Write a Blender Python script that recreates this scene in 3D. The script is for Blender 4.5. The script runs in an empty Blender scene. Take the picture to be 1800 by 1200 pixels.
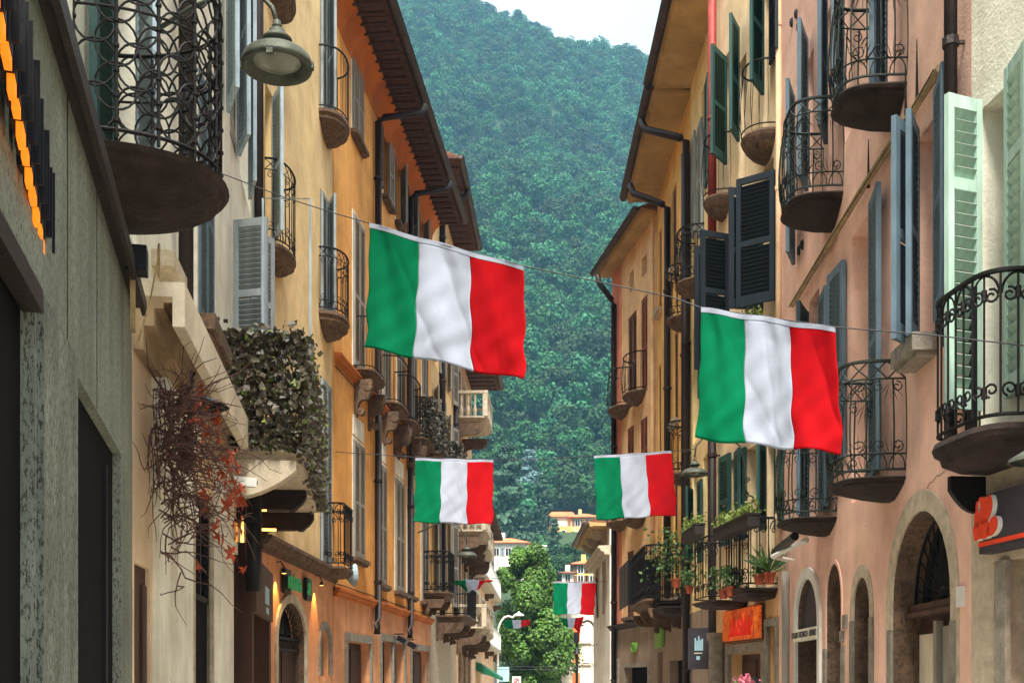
import bpy, math, random
from math import sin, cos, pi, radians
from mathutils import Vector, Matrix, noise
random.seed(7)
sc = bpy.context.scene
COL = sc.collection
F = 2000.0; HZ = 1195.0; EYE = 1.6      # lens in pixels of the 1800 px photograph, its horizon, eye height

# ---------------------------------------------------------------- camera
cam_d = bpy.data.cameras.new('camera'); cam = bpy.data.objects.new('camera', cam_d); COL.objects.link(cam)
cam.location = (0, 0, EYE); cam.rotation_euler = (pi/2, 0, 0)
cam_d.sensor_width = 36; cam_d.lens = 40; cam_d.shift_y = (HZ-600)/1800
cam_d.clip_start = .1; cam_d.clip_end = 6000
sc.camera = cam
# ---------------------------------------------------------------- sky, sun, exposure
SUN_EL, SUN_AZ = 60, 180
w = bpy.data.worlds.new('World'); sc.world = w; w.use_nodes = True
nt = w.node_tree; nt.nodes.clear()
wo = nt.nodes.new('ShaderNodeOutputWorld'); mx = nt.nodes.new('ShaderNodeMixShader')
b1 = nt.nodes.new('ShaderNodeBackground'); b2 = nt.nodes.new('ShaderNodeBackground')
sk = nt.nodes.new('ShaderNodeTexSky'); sk.sky_type = 'NISHITA'; sk.sun_disc = False
sk.sun_elevation = radians(SUN_EL); sk.sun_rotation = radians(SUN_AZ); sk.dust_density = 2
nt.links.new(sk.outputs[0], b1.inputs[0]); b1.inputs[1].default_value = .12
tc = nt.nodes.new('ShaderNodeTexCoord'); nz = nt.nodes.new('ShaderNodeTexNoise'); nz.inputs['Scale'].default_value = 3.5; nz.inputs['Detail'].default_value = 5
cr = nt.nodes.new('ShaderNodeValToRGB')
cr.color_ramp.elements[0].color = (.60,.69,.76,1); cr.color_ramp.elements[0].position = .3
cr.color_ramp.elements[1].color = (.82,.86,.88,1); cr.color_ramp.elements[1].position = .7
nt.links.new(tc.outputs['Generated'], nz.inputs['Vector']); nt.links.new(nz.outputs[0], cr.inputs[0]); # overcast sky: three times brighter overhead than at the horizon
sx = nt.nodes.new('ShaderNodeSeparateXYZ'); mr = nt.nodes.new('ShaderNodeMapRange'); mr.inputs[1].default_value = 0; mr.inputs[2].default_value = 1; mr.inputs[3].default_value = .1; mr.inputs[4].default_value = 1
nt.links.new(tc.outputs['Generated'], sx.inputs[0]); nt.links.new(sx.outputs[2], mr.inputs[0]); ml = nt.nodes.new('ShaderNodeVectorMath'); ml.operation = 'SCALE'
nt.links.new(cr.outputs[0], ml.inputs[0]); nt.links.new(mr.outputs[0], ml.inputs['Scale']); nt.links.new(ml.outputs[0], b2.inputs[0])
b2.inputs[1].default_value = .82
mx.inputs[0].default_value = .92
nt.links.new(b1.outputs[0], mx.inputs[1]); nt.links.new(b2.outputs[0], mx.inputs[2]); nt.links.new(mx.outputs[0], wo.inputs[0])
sd = bpy.data.lights.new('sun', 'SUN'); sd.energy = 3.8; sd.angle = radians(24); sd.color = (1, .95, .86)
so = bpy.data.objects.new('sun', sd); COL.objects.link(so)
az = radians(SUN_AZ); el = radians(SUN_EL)
so.rotation_euler = Vector((sin(az)*cos(el), cos(az)*cos(el), sin(el))).to_track_quat('Z', 'Y').to_euler()
sc.view_settings.view_transform = 'Standard'; sc.view_settings.look = 'None'
sc.view_settings.exposure = 2.0; sc.view_settings.gamma = 1; sc.view_settings.use_curve_mapping = False
sc.cycles.max_bounces = 6; sc.cycles.volume_bounces = 0

# ---------------------------------------------------------------- materials
def lin(c):
    if isinstance(c, str): c = [int(c[i:i+2], 16) for i in (0, 2, 4)]
    return tuple(((v/255)/12.92 if v/255 < .04045 else ((v/255+.055)/1.055)**2.4) for v in c)
MATS = {}
def mat(name, color, rough=.85, metal=0, var=.18, scale=6, streak=0, bump=.25, bscale=45, stretch=1, speck=None, emit=0, trans=0, rand=0, spec=.35, boost=0):
    if name in MATS: return MATS[name]
    m = bpy.data.materials.new(name); m.use_nodes = True; MATS[name] = m
    n = m.node_tree; p = n.nodes['Principled BSDF']; L = n.links
    c = lin(color) if not boost else tuple(min(.86, v*boost) for v in lin(color))
    p.inputs['Roughness'].default_value = rough; p.inputs['Metallic'].default_value = metal
    p.inputs['Specular IOR Level'].default_value = spec
    tcn = n.nodes.new('ShaderNodeTexCoord')
    mp = n.nodes.new('ShaderNodeMapping'); mp.inputs['Scale'].default_value = (1, 1, 1/stretch); L.new(tcn.outputs['Object'], mp.inputs[0])
    def ns(scale, detail=5, src=None):
        t = n.nodes.new('ShaderNodeTexNoise'); t.inputs['Scale'].default_value = scale; t.inputs['Detail'].default_value = detail
        t.inputs['Roughness'].default_value = .62; L.new((src or mp).outputs[0], t.inputs['Vector']); return t
    def mixc(a, b, fac, mode='MIX'):
        x = n.nodes.new('ShaderNodeMix'); x.data_type = 'RGBA'; x.blend_type = mode
        for s, v in ((6, a), (7, b), (0, fac)):
            if hasattr(v, 'is_linked'): L.new(v, x.inputs[s])
            else: x.inputs[s].default_value = v
        return x.outputs[2]
    def ramp(src, lo, hi, a=0, b=1):
        r = n.nodes.new('ShaderNodeMapRange'); r.inputs[1].default_value = lo; r.inputs[2].default_value = hi
        r.inputs[3].default_value = a; r.inputs[4].default_value = b; L.new(src, r.inputs[0]); return r.outputs[0]
    dark = tuple(v*(1-var*1.6) for v in c)+(1,); light = tuple(min(.95, v*(1+var)) for v in c)+(1,)
    col = mixc(dark, light, ramp(ns(scale).outputs[0], .3, .7))
    fine = ns(scale*14, 3)
    col = mixc(col, (.5*c[0], .5*c[1], .5*c[2], 1), ramp(fine.outputs[0], .55, .85, 0, var*2.2))
    if streak:
        mp2 = n.nodes.new('ShaderNodeMapping'); mp2.inputs['Scale'].default_value = (2.6, 2.6, .16); L.new(tcn.outputs['Object'], mp2.inputs[0])
        s1 = ns(2.0, 8, mp2); s2 = ns(.7, 4)
        mm = n.nodes.new('ShaderNodeMath'); mm.operation = 'MULTIPLY'
        L.new(ramp(s1.outputs[0], .47, .74), mm.inputs[0]); L.new(ramp(s2.outputs[0], .4, .62, .25, 1), mm.inputs[1])
        st = n.nodes.new('ShaderNodeMath'); st.operation = 'MULTIPLY'; L.new(mm.outputs[0], st.inputs[0]); st.inputs[1].default_value = streak
        g = sum(c)/3
        col = mixc(col, (g*.42+c[0]*.12, g*.38+c[1]*.12, g*.34+c[2]*.12, 1), st.outputs[0])
        pt = ns(.9, 6)
        col = mixc(col, tuple(min(.9, v*1.15+.06) for v in c)+(1,), ramp(pt.outputs[0], .56, .62, 0, streak*.55))
    if speck:
        s = ns(speck[1], 4); s.inputs['Roughness'].default_value = .75
        col = mixc(col, lin(speck[0])+(1,), ramp(s.outputs[0], speck[2], speck[2]+.08, 0, speck[3]))
    if rand:
        oi = n.nodes.new('ShaderNodeObjectInfo'); h = n.nodes.new('ShaderNodeHueSaturation')
        L.new(ramp(oi.outputs['Random'], 0, 1, 1-rand, 1+rand), h.inputs['Value'])
        L.new(ramp(oi.outputs['Random'], 0, 1, .5-rand*.09, .5+rand*.05), h.inputs['Hue'])
        L.new(col, h.inputs['Color']); col = h.outputs[0]
    L.new(col, p.inputs['Base Color'])
    if bump:
        bt = ns(bscale, 4); bn = n.nodes.new('ShaderNodeBump'); bn.inputs['Strength'].default_value = bump; bn.inputs['Distance'].default_value = .02
        L.new(bt.outputs[0], bn.inputs['Height']); L.new(bn.outputs[0], p.inputs['Normal'])
    if emit:
        L.new(col, p.inputs['Emission Color']); p.inputs['Emission Strength'].default_value = emit
    if trans:
        t = n.nodes.new('ShaderNodeBsdfTranslucent'); L.new(col, t.inputs[0]); ms = n.nodes.new('ShaderNodeMixShader'); ms.inputs[0].default_value = trans
        L.new(p.outputs[0], ms.inputs[1]); L.new(t.outputs[0], ms.inputs[2]); L.new(ms.outputs[0], n.nodes['Material Output'].inputs[0])
    return m
def stucco(name, color, streak=.5): return mat(name, color, .95, var=.17, scale=1.6, streak=min(1, streak*1.1), bump=.4, bscale=30, spec=.15, boost=1.14)
ORANGE = stucco('orange_stucco', 'ea9e54', .45); ORANGE_D = stucco('ochre_frieze', 'b86a30', .6); CREAM = stucco('cream_stucco', 'f0c08c', .35)
PEACHG = stucco('peach_ground_stucco', 'd0946a', .7); CREAM_L = stucco('pale_cream_stucco', 'eadccb', .5); CREAM_P = stucco('peach_cream_stucco', 'ecc09c', .5)
PINK = stucco('pink_stucco', 'f6b4a0', .4); PEACH = stucco('peach_stucco', 'efc49c', .5); YEL = stucco('yellow_stucco', 'e8b066', .5); YEL2 = stucco('pale_yellow_stucco', 'ecc48c', .5)
TAN = stucco('tan_stucco', 'e0b684', .6); PINKQ = stucco('terracotta_stucco', 'd48468', .5); MINTW = stucco('grey_green_stucco', 'dcd8c6', .45); WHITEW = stucco('white_stucco', 'dcd6c8', .6)
GREYW = stucco('brown_grey_render', '8c7c6c', .6); BEIGE = stucco('beige_render', 'c8a070', .5); SOFF = stucco('ochre_soffit', 'a88a5c', .4); OLDW = mat('patchy_white_render', 'd8cdb8', .95, var=.3, scale=1.2, streak=.8, bump=.4)
STONE = mat('grey_stone', '8a8376', .9, var=.25, scale=9, bump=.5, speck=('4a463e', 60, .58, .6)); STONE_B = mat('brown_stone', '6a5442', .95, var=.35, scale=7, bump=.7, speck=('362a20', 22, .52, .7))
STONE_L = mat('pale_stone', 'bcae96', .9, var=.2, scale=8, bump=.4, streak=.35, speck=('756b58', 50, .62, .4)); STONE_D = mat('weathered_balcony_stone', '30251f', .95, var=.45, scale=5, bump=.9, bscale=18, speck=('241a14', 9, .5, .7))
GRAN = mat('green_grey_granite', '7c8276', .8, var=.4, scale=3.2, bump=.35, bscale=70, stretch=3, speck=('25241f', 85, .5, .9)); GRAN2 = mat('green_grey_granite_light', '7f8578', .8, var=.3, scale=2.5, bump=.35, bscale=60, stretch=3, speck=('2c2b26', 95, .51, .85))
IRON = mat('wrought_iron', '151211', .6, .4, var=.3, scale=20, bump=.3); IRON_R = mat('rusty_iron', '32251f', .8, .2, var=.4, scale=20, bump=.4); IRONG = mat('painted_iron_leaves', '2c342e', .7, .2, var=.35, scale=25)
PIPE = mat('brown_downpipe', '2c2220', .55, .3, var=.25, scale=5, spec=.4); PIPE_R = mat('red_downpipe', '8a2c24', .6, .1, var=.25, scale=5); GUT = mat('gutter_metal', '463a36', .5, .5, var=.25, scale=3)
S_GREY = mat('grey_shutter_paint', '848c8e', .75, var=.2, scale=9, bump=.2, stretch=4); S_BLUE = mat('grey_blue_shutter_paint', '566a76', .75, var=.22, scale=8, bump=.2, stretch=4); S_PALE = mat('pale_blue_shutter_paint', '9fb2bc', .75, var=.25, scale=8, bump=.2, stretch=4)
S_NAVY = mat('navy_shutter_paint', '141f28', .5, var=.2, scale=8, bump=.15, stretch=4, spec=.3); S_TEAL = mat('dark_teal_shutter_paint', '1c4440', .6, var=.2, scale=8, bump=.15, stretch=4); S_MINT = mat('mint_shutter_paint', 'a6c2b2', .75, var=.18, scale=8, bump=.2, stretch=4)
S_BROWN = mat('brown_shutter_paint', '6a4a3c', .8, var=.25, scale=8, bump=.2, stretch=4); S_RED = mat('red_brown_shutter_paint', '8c5442', .8, var=.25, scale=8, bump=.2, stretch=4); S_OLIVE = mat('taupe_shutter_paint', '8c867a', .8, var=.2, scale=8, bump=.2, stretch=4)
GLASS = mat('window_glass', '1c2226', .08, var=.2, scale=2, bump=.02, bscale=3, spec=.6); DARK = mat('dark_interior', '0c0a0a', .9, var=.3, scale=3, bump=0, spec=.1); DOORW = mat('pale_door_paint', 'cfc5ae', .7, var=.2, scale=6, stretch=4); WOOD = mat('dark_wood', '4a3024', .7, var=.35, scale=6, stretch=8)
FRAME = mat('white_window_frame', 'cfcabc', .6, var=.12, scale=8); EAVEW = mat('eave_boards', '4e3428', .85, var=.35, scale=5, stretch=1, bump=.5); TILE = mat('terracotta_tiles', '76493a', .9, var=.3, scale=2.5, bump=.6, bscale=14)
TILE_B = mat('bright_terracotta', 'cf6a42', .9, var=.25, scale=.8, bump=.6, bscale=6); LEAD = mat('dark_flashing', '332a28', .5, .4, var=.3, scale=6)
COPPER = mat('weathered_lamp_metal', '4c4f44', .6, .4, var=.3, scale=12, bump=.3); LAMPG = mat('lamp_glass', '767a6e', .2, var=.15, scale=6, bump=0); BLACK = mat('black_metal', '17161a', .45, .3, var=.2, scale=8, bump=.1)
WPL = mat('white_plastic', 'd9d8d0', .5, var=.08, scale=5, bump=0); GLOW = mat('warm_light', 'ffb45a', .5, var=.1, scale=4, bump=0, emit=1.1); GLOWO = mat('orange_letter_light', 'ff7a14', .5, var=.12, scale=4, bump=0, emit=.32)
GREENL = mat('green_letters', '2aa060', .5, var=.15, scale=8, bump=0); LIME = mat('lime_letters', '74a848', .6, var=.15, scale=8, bump=0); SIGNB = mat('charcoal_sign_board', '37333a', .6, var=.2, scale=4); SIGNBR = mat('brown_sign_board', '5a4238', .7, var=.2, scale=4)
ORED = mat('orange_red_logo', 'e8421c', .5, var=.1, scale=6, bump=0); SKYB = mat('pale_blue_print', '9fc8d4', .5, var=.1, scale=6, bump=0); FIERY = mat('orange_sign_film', 'd8641c', .5, var=.45, scale=5, bump=0, speck=('a01808', 6, .5, .9), emit=.12)
FG = mat('green_cloth', '007a50', .85, var=.1, scale=3, bump=.3, bscale=140, trans=.4, spec=.1); FW = mat('white_cloth', 'bcc3d2', .85, var=.04, scale=3, bump=.3, bscale=140, trans=.4, spec=.1); FR = mat('red_cloth', 'c4101a', .85, var=.1, scale=3, bump=.3, bscale=140, trans=.4, spec=.1)
IVY = mat('ivy_leaf', '5c5544', .5, var=.55, scale=26, bump=0, trans=.15, spec=.5); IVYL = mat('ivy_leaf_green', '6f8038', .55, var=.5, scale=9, bump=0, trans=.2); POTL = mat('pot_plant_leaf', '4a6a38', .6, var=.5, scale=12, bump=0, trans=.25)
LEAF_R = mat('red_vine_leaf', 'b8502c', .7, var=.4, scale=10, bump=0, trans=.3); TWIG = mat('vine_twig', '583c34', .9, var=.4, scale=10); TREEL = mat('plane_tree_leaf', '587c2e', .6, var=.5, scale=1.1, bump=0, trans=.3); BARK = mat('bark', '5a4c3c', .95, var=.3, scale=4)
HILLL = mat('forest_leaf', '265a2c', .75, var=.4, scale=.35, bump=0, trans=.1, rand=.6); HILLG = mat('forest_floor', '25361c', .95, var=.4, scale=.05, bump=0); CEDAR = mat('cedar_needles', '2f4c34', .8, var=.35, scale=.6, bump=0, rand=.25); CEDARB = mat('blue_cedar_needles', '5a7676', .8, var=.3, scale=.6, bump=0)
POT = mat('terracotta_pot', '9c4c30', .85, var=.2, scale=8); BOXB = mat('dark_planter', '241f1c', .7, var=.2, scale=6); CABLE = mat('cable', '2c2c30', .7, bump=0); FLOW = mat('pink_blossom', 'd8788c', .7, var=.3, scale=20, bump=0, trans=.2); RFLOW = mat('red_blossom', 'c8402c', .7, var=.3, scale=20, bump=0, trans=.2)
GROUND = mat('ground_earth', '6a6450', .95, var=.3, scale=.2, bump=.2); PAVE = mat('street_paving', '968e82', .85, var=.25, scale=2, bump=.4, speck=('47433c', 9, .55, .5)); REED = mat('cane_moulding', 'a08a62', .85, var=.3, scale=8)

# ---------------------------------------------------------------- mesh helpers
class MB:
    def __init__(s): s.v = []; s.f = []
    def face(s, pts): i = len(s.v); s.v += [tuple(p) for p in pts]; s.f.append(tuple(range(i, i+len(pts)))); return s
    def box(s, x0, x1, y0, y1, z0, z1, M=None):
        i = len(s.v); P = [(x, y, z) for z in (z0, z1) for y in (y0, y1) for x in (x0, x1)]
        if M is not None: P = [tuple(M @ Vector(p)) for p in P]
        s.v += P
        for q in ((0, 2, 3, 1), (4, 5, 7, 6), (0, 1, 5, 4), (2, 6, 7, 3), (0, 4, 6, 2), (1, 3, 7, 5)): s.f.append(tuple(i+k for k in q))
        return s
    def tube(s, pts, r, n=5, close=False, r2=None):
        pts = [Vector(p) for p in pts]; m = len(pts)
        if m < 2: return s
        base = len(s.v); up = Vector((0, 0, 1))
        for k, p in enumerate(pts):
            a = pts[(k-1) % m] if (close or k) else p; b = pts[(k+1) % m] if (close or k < m-1) else p
            t = (b-a)
            if t.length < 1e-7: t = Vector((0, 0, 1))
            t.normalize()
            x = t.cross(up)
            if x.length < .15: x = t.cross(Vector((0, 1, 0)))
            x.normalize(); y = x.cross(t)
            rr = r if r2 is None else r+(r2-r)*k/(m-1)
            for j in range(n):
                a_ = 2*pi*j/n; s.v.append(tuple(p+x*(rr*cos(a_))+y*(rr*sin(a_))))
        for k in range(m if close else m-1):
            k2 = (k+1) % m
            for j in range(n):
                j2 = (j+1) % n; s.f.append((base+k*n+j, base+k*n+j2, base+k2*n+j2, base+k2*n+j))
        if not close:
            s.f.append(tuple(base+j for j in range(n))[::-1]); s.f.append(tuple(base+(m-1)*n+j for j in range(n)))
        return s
    def lathe(s, prof, n=24, c=(0, 0, 0)):
        base = len(s.v)
        for r, z in prof:
            for j in range(n): a = 2*pi*j/n; s.v.append((c[0]+r*cos(a), c[1]+r*sin(a), c[2]+z))
        for k in range(len(prof)-1):
            for j in range(n): j2 = (j+1) % n; s.f.append((base+k*n+j, base+k*n+j2, base+(k+1)*n+j2, base+(k+1)*n+j))
        return s
    def loft(s, rings):
        base = len(s.v); n = len(rings[0])
        for r in rings: s.v += [tuple(p) for p in r]
        for k in range(len(rings)-1):
            for j in range(n-1): s.f.append((base+k*n+j, base+k*n+j+1, base+(k+1)*n+j+1, base+(k+1)*n+j))
        return s
    def leaf(s, p, size, nrm=None, asp=.7):
        n = nrm or Vector((random.gauss(0, 1), random.gauss(0, 1), random.gauss(0, 1))).normalized()
        a = n.orthogonal().normalized(); a.rotate(Matrix.Rotation(random.uniform(0, 2*pi), 3, n)); b = n.cross(a)
        p = Vector(p); h = size*.5
        s.face([p-a*h, p-b*h*asp+n*h*.15, p+a*h, p+b*h*asp+n*h*.15]); return s
def link(name, mb, m, parent=None, loc=None, rot=None, smooth=False, mesh=None):
    if mesh is None:
        mesh = bpy.data.meshes.new(name); mesh.from_pydata(mb.v, [], mb.f); mesh.materials.append(m)
        if smooth: mesh.polygons.foreach_set('use_smooth', [True]*len(mesh.polygons))
    o = bpy.data.objects.new(name, mesh); COL.objects.link(o)
    if parent: o.parent = parent
    if loc is not None: o.location = loc
    if rot is not None: o.rotation_euler = (0, 0, rot) if not hasattr(rot, '__len__') else rot
    return o
def tag(o, label, cat, group=None):
    o['label'] = label; o['category'] = cat
    if group: o['group'] = group
    return o
def stuff(o): o['kind'] = 'stuff'; return o
def struct(o): o['kind'] = 'structure'; return o
def thing(name, label, cat, loc=(0, 0, 0), rot=0, group=None):
    o = bpy.data.objects.new(name, None); COL.objects.link(o); o.location = loc; o.rotation_euler = (0, 0, rot); o.empty_display_size = .1
    return tag(o, label, cat, group)
def W(x, y, Y): return Vector(((x-900)/F*Y, Y, EYE+(HZ-y)/F*Y))   # a point Y metres down the street, read off the photograph
def px(X, Y): return 900+F*X/Y
def text(body, size, m, name, parent, loc, rot, extrude=.01, bold=0, sx=1):
    cu = bpy.data.curves.new(name, 'FONT'); cu.body = body; cu.size = size; cu.extrude = extrude; cu.offset = bold; cu.align_x = 'CENTER'; cu.align_y = 'CENTER'
    t = bpy.data.objects.new('tmp', cu); COL.objects.link(t); dg = bpy.context.evaluated_depsgraph_get()
    me = bpy.data.meshes.new_from_object(t.evaluated_get(dg)); bpy.data.objects.remove(t); bpy.data.curves.remove(cu)
    me.materials.clear(); me.materials.append(m)
    o = link(name, None, m, parent, loc, rot, mesh=me); o.scale = (sx, 1, 1); return o

# ---------------------------------------------------------------- facades
class Fac:      # a facade line in plan; local x runs along it, y out to the street, z up
    def __init__(s, side, xa, sa, vp):
        Y = F/sa; s.p = Vector(((xa-900)/F*Y, Y)); d = Vector(((vp-900)/F, 1)).normalized()
        s.a = -d if side == 'L' else d; s.n = Vector((-s.a.y, s.a.x)); s.rot = math.atan2(s.a.y, s.a.x)
    def u(s, x, out=0):
        t = (x-900)/F; q = s.p+s.n*out; return (t*q.y-q.x)/(s.a.x-t*s.a.y)
    def w(s, u, out=0): return s.p+s.a*u+s.n*out
    def z(s, x, y, out=0): return EYE+(HZ-y)*s.w(s.u(x, out), out).y/F
    def at(s, u, out, z): q = s.w(u, out); return Vector((q.x, q.y, z))
class B:
    def __init__(s, name, label, fac, group='houses lining the street', cat='building'):
        s.f = fac; s.root = thing(name, label, cat, (fac.p.x, fac.p.y, 0), fac.rot, group); s.ops = []
    def add(s, name, mb, m, smooth=False, parent=None): return link(name, mb, m, parent or s.root, smooth=smooth)
    def op(s, xl, xr, yt, yb, xref=None, rise=0):
        u = sorted((s.f.u(xl), s.f.u(xr))); xm = xref or (xl+xr)/2
        o = dict(u0=u[0], u1=u[1], z1=s.f.z(xm, yt), z0=max(0, s.f.z(xm, yb)), rise=rise); s.ops.append(o); return o
    def opz(s, xl, xr, z0, z1, rise=0):
        u = sorted((s.f.u(xl), s.f.u(xr))); o = dict(u0=u[0], u1=u[1], z0=z0, z1=z1, rise=rise); s.ops.append(o); return o
    def wall(s, xl, xr, z0, z1, m, t=.22, out=0, back=6, name='wall', ops=None, top=True):
        u0, u1 = sorted((s.f.u(xl), s.f.u(xr)))
        return s.wallu(u0, u1, z0, z1, m, t, out, back, name, ops, top)
    def wallu(s, u0, u1, z0, z1, m, t=.22, out=0, back=6, name='wall', ops=None, top=True):
        ops = [o for o in (s.ops if ops is None else ops) if o['u1'] > u0+.01 and o['u0'] < u1-.01 and o['z0'] < z1-.01 and o['z1'] > z0+.01]
        us = sorted({u0, u1} | {min(max(o[k], u0), u1) for o in ops for k in ('u0', 'u1')})
        zs = sorted({z0, z1} | {min(max(o[k], z0), z1) for o in ops for k in ('z0', 'z1')})
        b = MB()
        for i in range(len(us)-1):
            for j in range(len(zs)-1):
                cu, cz = (us[i]+us[i+1])/2, (zs[j]+zs[j+1])/2
                if any(o['u0'] < cu < o['u1'] and o['z0'] < cz < o['z1'] for o in ops): continue
                b.face([(us[i+1], out, zs[j]), (us[i], out, zs[j]), (us[i], out, zs[j+1]), (us[i+1], out, zs[j+1])])
        for o in ops:
            ua, ub, za, zb = max(o['u0'], u0), min(o['u1'], u1), max(o['z0'], z0), min(o['z1'], z1); y1 = out-t
            if o['rise']:
                c, r = (ua+ub)/2, (ub-ua)/2; zsz = zb-o['rise']; N = 14
                A = [(c-r*cos(pi*k/N), zsz+o['rise']*sin(pi*k/N)) for k in range(N+1)]
                for k in range(N):
                    (p, q), (p2, q2) = A[k], A[k+1]
                    b.face([(p2, out, q2), (p, out, q), (p, out, zb), (p2, out, zb)])
                    b.face([(p, out, q), (p2, out, q2), (p2, y1, q2), (p, y1, q)])
            else:
                zsz = zb; b.face([(ua, out, zb), (ub, out, zb), (ub, y1, zb), (ua, y1, zb)])
            b.face([(ua, out, za), (ua, out, zsz), (ua, y1, zsz), (ua, y1, za)]); b.face([(ub, out, zsz), (ub, out, za), (ub, y1, za), (ub, y1, zsz)])
            if za > z0+.01: b.face([(ub, out, za), (ua, out, za), (ua, y1, za), (ub, y1, za)])
        bk = -back
        b.face([(u0, out, z0), (u0, out, z1), (u0, bk, z1), (u0, bk, z0)]); b.face([(u1, out, z1), (u1, out, z0), (u1, bk, z0), (u1, bk, z1)])
        b.face([(u0, bk, z0), (u0, bk, z1), (u1, bk, z1), (u1, bk, z0)])
        if top: b.face([(u0, out, z1), (u1, out, z1), (u1, bk, z1), (u0, bk, z1)])
        return s.add(name, b, m)
    def glaze(s, o, fr=FRAME, y=-.16, mull=1, trans=0):
        f = MB(); a, c, d, e = o['u0']+.002, o['u1']-.002, o['z0']+.002, o['z1']-.002; wd = .055
        f.box(a, a+wd, y-.03, y+.02, d, e).box(c-wd, c, y-.03, y+.02, d, e).box(a+wd, c-wd, y-.028, y+.018, e-wd, e).box(a+wd, c-wd, y-.028, y+.018, d, d+wd)
        if mull: m = (a+c)/2; f.box(m-.03, m+.03, y-.026, y+.025, d+wd, e-wd)
        for k in range(1, 3): zz = d+(e-d)*k/3; f.box(a+wd, c-wd, y-.02, y+.01, zz-.015, zz+.015)
        wi = s.add('window', f, fr)
        g = MB().box(a, c, y-.05, y-.035, d, e); s.add('pane', g, GLASS, parent=wi); return wi
    def fill(s, o, m=DARK, y=-.2, name='door'):
        a, c, d, e = o['u0']-.02, o['u1']+.02, o['z0'], o['z1']+.02
        g = MB().box(a, c, y-.05, y, d, e)
        if name == 'door' and m is not DARK:
            n = 2; wd = (c-a)/n
            for i in range(n):
                for (p, q) in ((.08, .42), (.48, .94)):
                    g.box(a+wd*i+.07, a+wd*(i+1)-.07, y, y+.02, d+(e-d)*p, d+(e-d)*q)
        return s.add(name, g, m)
    def trim(s, o, wd=.12, m=STONE, pr=.035, bottom=False, name='surround'):
        g = MB(); a, c, d, e = o['u0'], o['u1'], o['z0'], o['z1']; pr0 = -.03
        if o['rise']:
            C, r, zs, N = (a+c)/2, (c-a)/2, e-o['rise'], 18
            In = [(C-(r-.004)*cos(pi*k/N), zs+(o['rise']-.004)*sin(pi*k/N)) for k in range(N+1)]; Ou = [(C-(r+wd)*cos(pi*k/N), zs+(o['rise']+wd)*sin(pi*k/N)) for k in range(N+1)]
            for k in range(N):
                i0, i1, o0, o1 = In[k], In[k+1], Ou[k], Ou[k+1]
                g.face([(i1[0], pr, i1[1]), (i0[0], pr, i0[1]), (o0[0], pr, o0[1]), (o1[0], pr, o1[1])])
                g.face([(o0[0], pr, o0[1]), (o0[0], pr0, o0[1]), (o1[0], pr0, o1[1]), (o1[0], pr, o1[1])])
                g.face([(i0[0], pr, i0[1]), (i1[0], pr, i1[1]), (i1[0], pr0, i1[1]), (i0[0], pr0, i0[1])])
            g.box(a-wd, a, pr0, pr, d, zs).box(c, c+wd, pr0, pr, d, zs)
        else:
            g.box(a-wd, a, pr0, pr, d, e).box(c, c+wd, pr0, pr, d, e).box(a-wd, c+wd, pr0, pr+.003, e, e+wd)
        return s.add(name, g, m)
    def lining(s, o, t=.28, m=None):
        g = MB(); a, c, d, e = o['u0'], o['u1'], o['z0'], o['z1']; C, r, zs, N, q = (a+c)/2, (c-a)/2-.008, e-o['rise'], 16, .004
        A = [(C-r*cos(pi*k/N), zs+(o['rise']-.008)*sin(pi*k/N)) for k in range(N+1)]; A = [(A[0][0], d)]+A+[(A[-1][0], d)]
        for (x, z), (x2, z2) in zip(A, A[1:]): g.face([(x, -.004, z), (x2, -.004, z2), (x2, -t, z2), (x, -t, z)])
        return s.add('jamb_lining', g, m or STONE_B)
    def sill(s, o, m=STONE_B, w_=.1, out=.14, h=.08):
        return s.add('sill', MB().box(o['u0']-w_, o['u1']+w_, -.02, out, o['z0']-h, o['z0']).box(o['u0']-w_+.03, o['u1']+w_-.03, -.02, out-.04, o['z0']-h-.04, o['z0']-h), m)
    def shut(s, xh, xe, yt, yb, w_=.45, m=S_GREY, detail=1, out=.04, z=None):
        uh = s.f.u(xh, out); best = None
        for k in range(0, 181):
            th = radians(k); q = s.f.w(uh+w_*cos(th), out+w_*sin(th)); e = abs(px(q.x, q.y)-xe)+abs(k-90)*.004
            if best is None or e < best[0]: best = (e, th)
        z0, z1 = (s.f.z(xh, yb, out), s.f.z(xh, yt, out)) if z is None else z
        return shutter(s.root, uh, out, z0, z1, w_, best[1], m, detail)
    def flat(s, xl, xr, z0, z1, m=S_GREY, leafs=2, out=.03, detail=1):   # closed louvred shutters standing in an opening
        u0, u1 = sorted((s.f.u(xl), s.f.u(xr))); wd = (u1-u0)/leafs
        for i in range(leafs): shutter(s.root, u0+wd*i+.003, out, z0, z1, wd-.006, 0, m, detail)
    def belt(s, xl, xr, z, h, pr, m, name='cornice', u=None):
        u0, u1 = u or sorted((s.f.u(xl), s.f.u(xr)))
        g = MB(); prof = [(-.05, z), (pr*.45, z), (pr*.5, z+h*.3), (pr*.8, z+h*.45), (pr*.85, z+h*.7), (pr, z+h*.75), (pr, z+h), (-.05, z+h+.02)]
        g.loft([[(uu, y, zz) for uu in (u0, u1)] for y, zz in prof])
        g.face([(u0, y, zz) for y, zz in prof]); g.face([(u1, y, zz) for y, zz in prof][::-1])
        return s.add(name, g, m)
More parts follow.
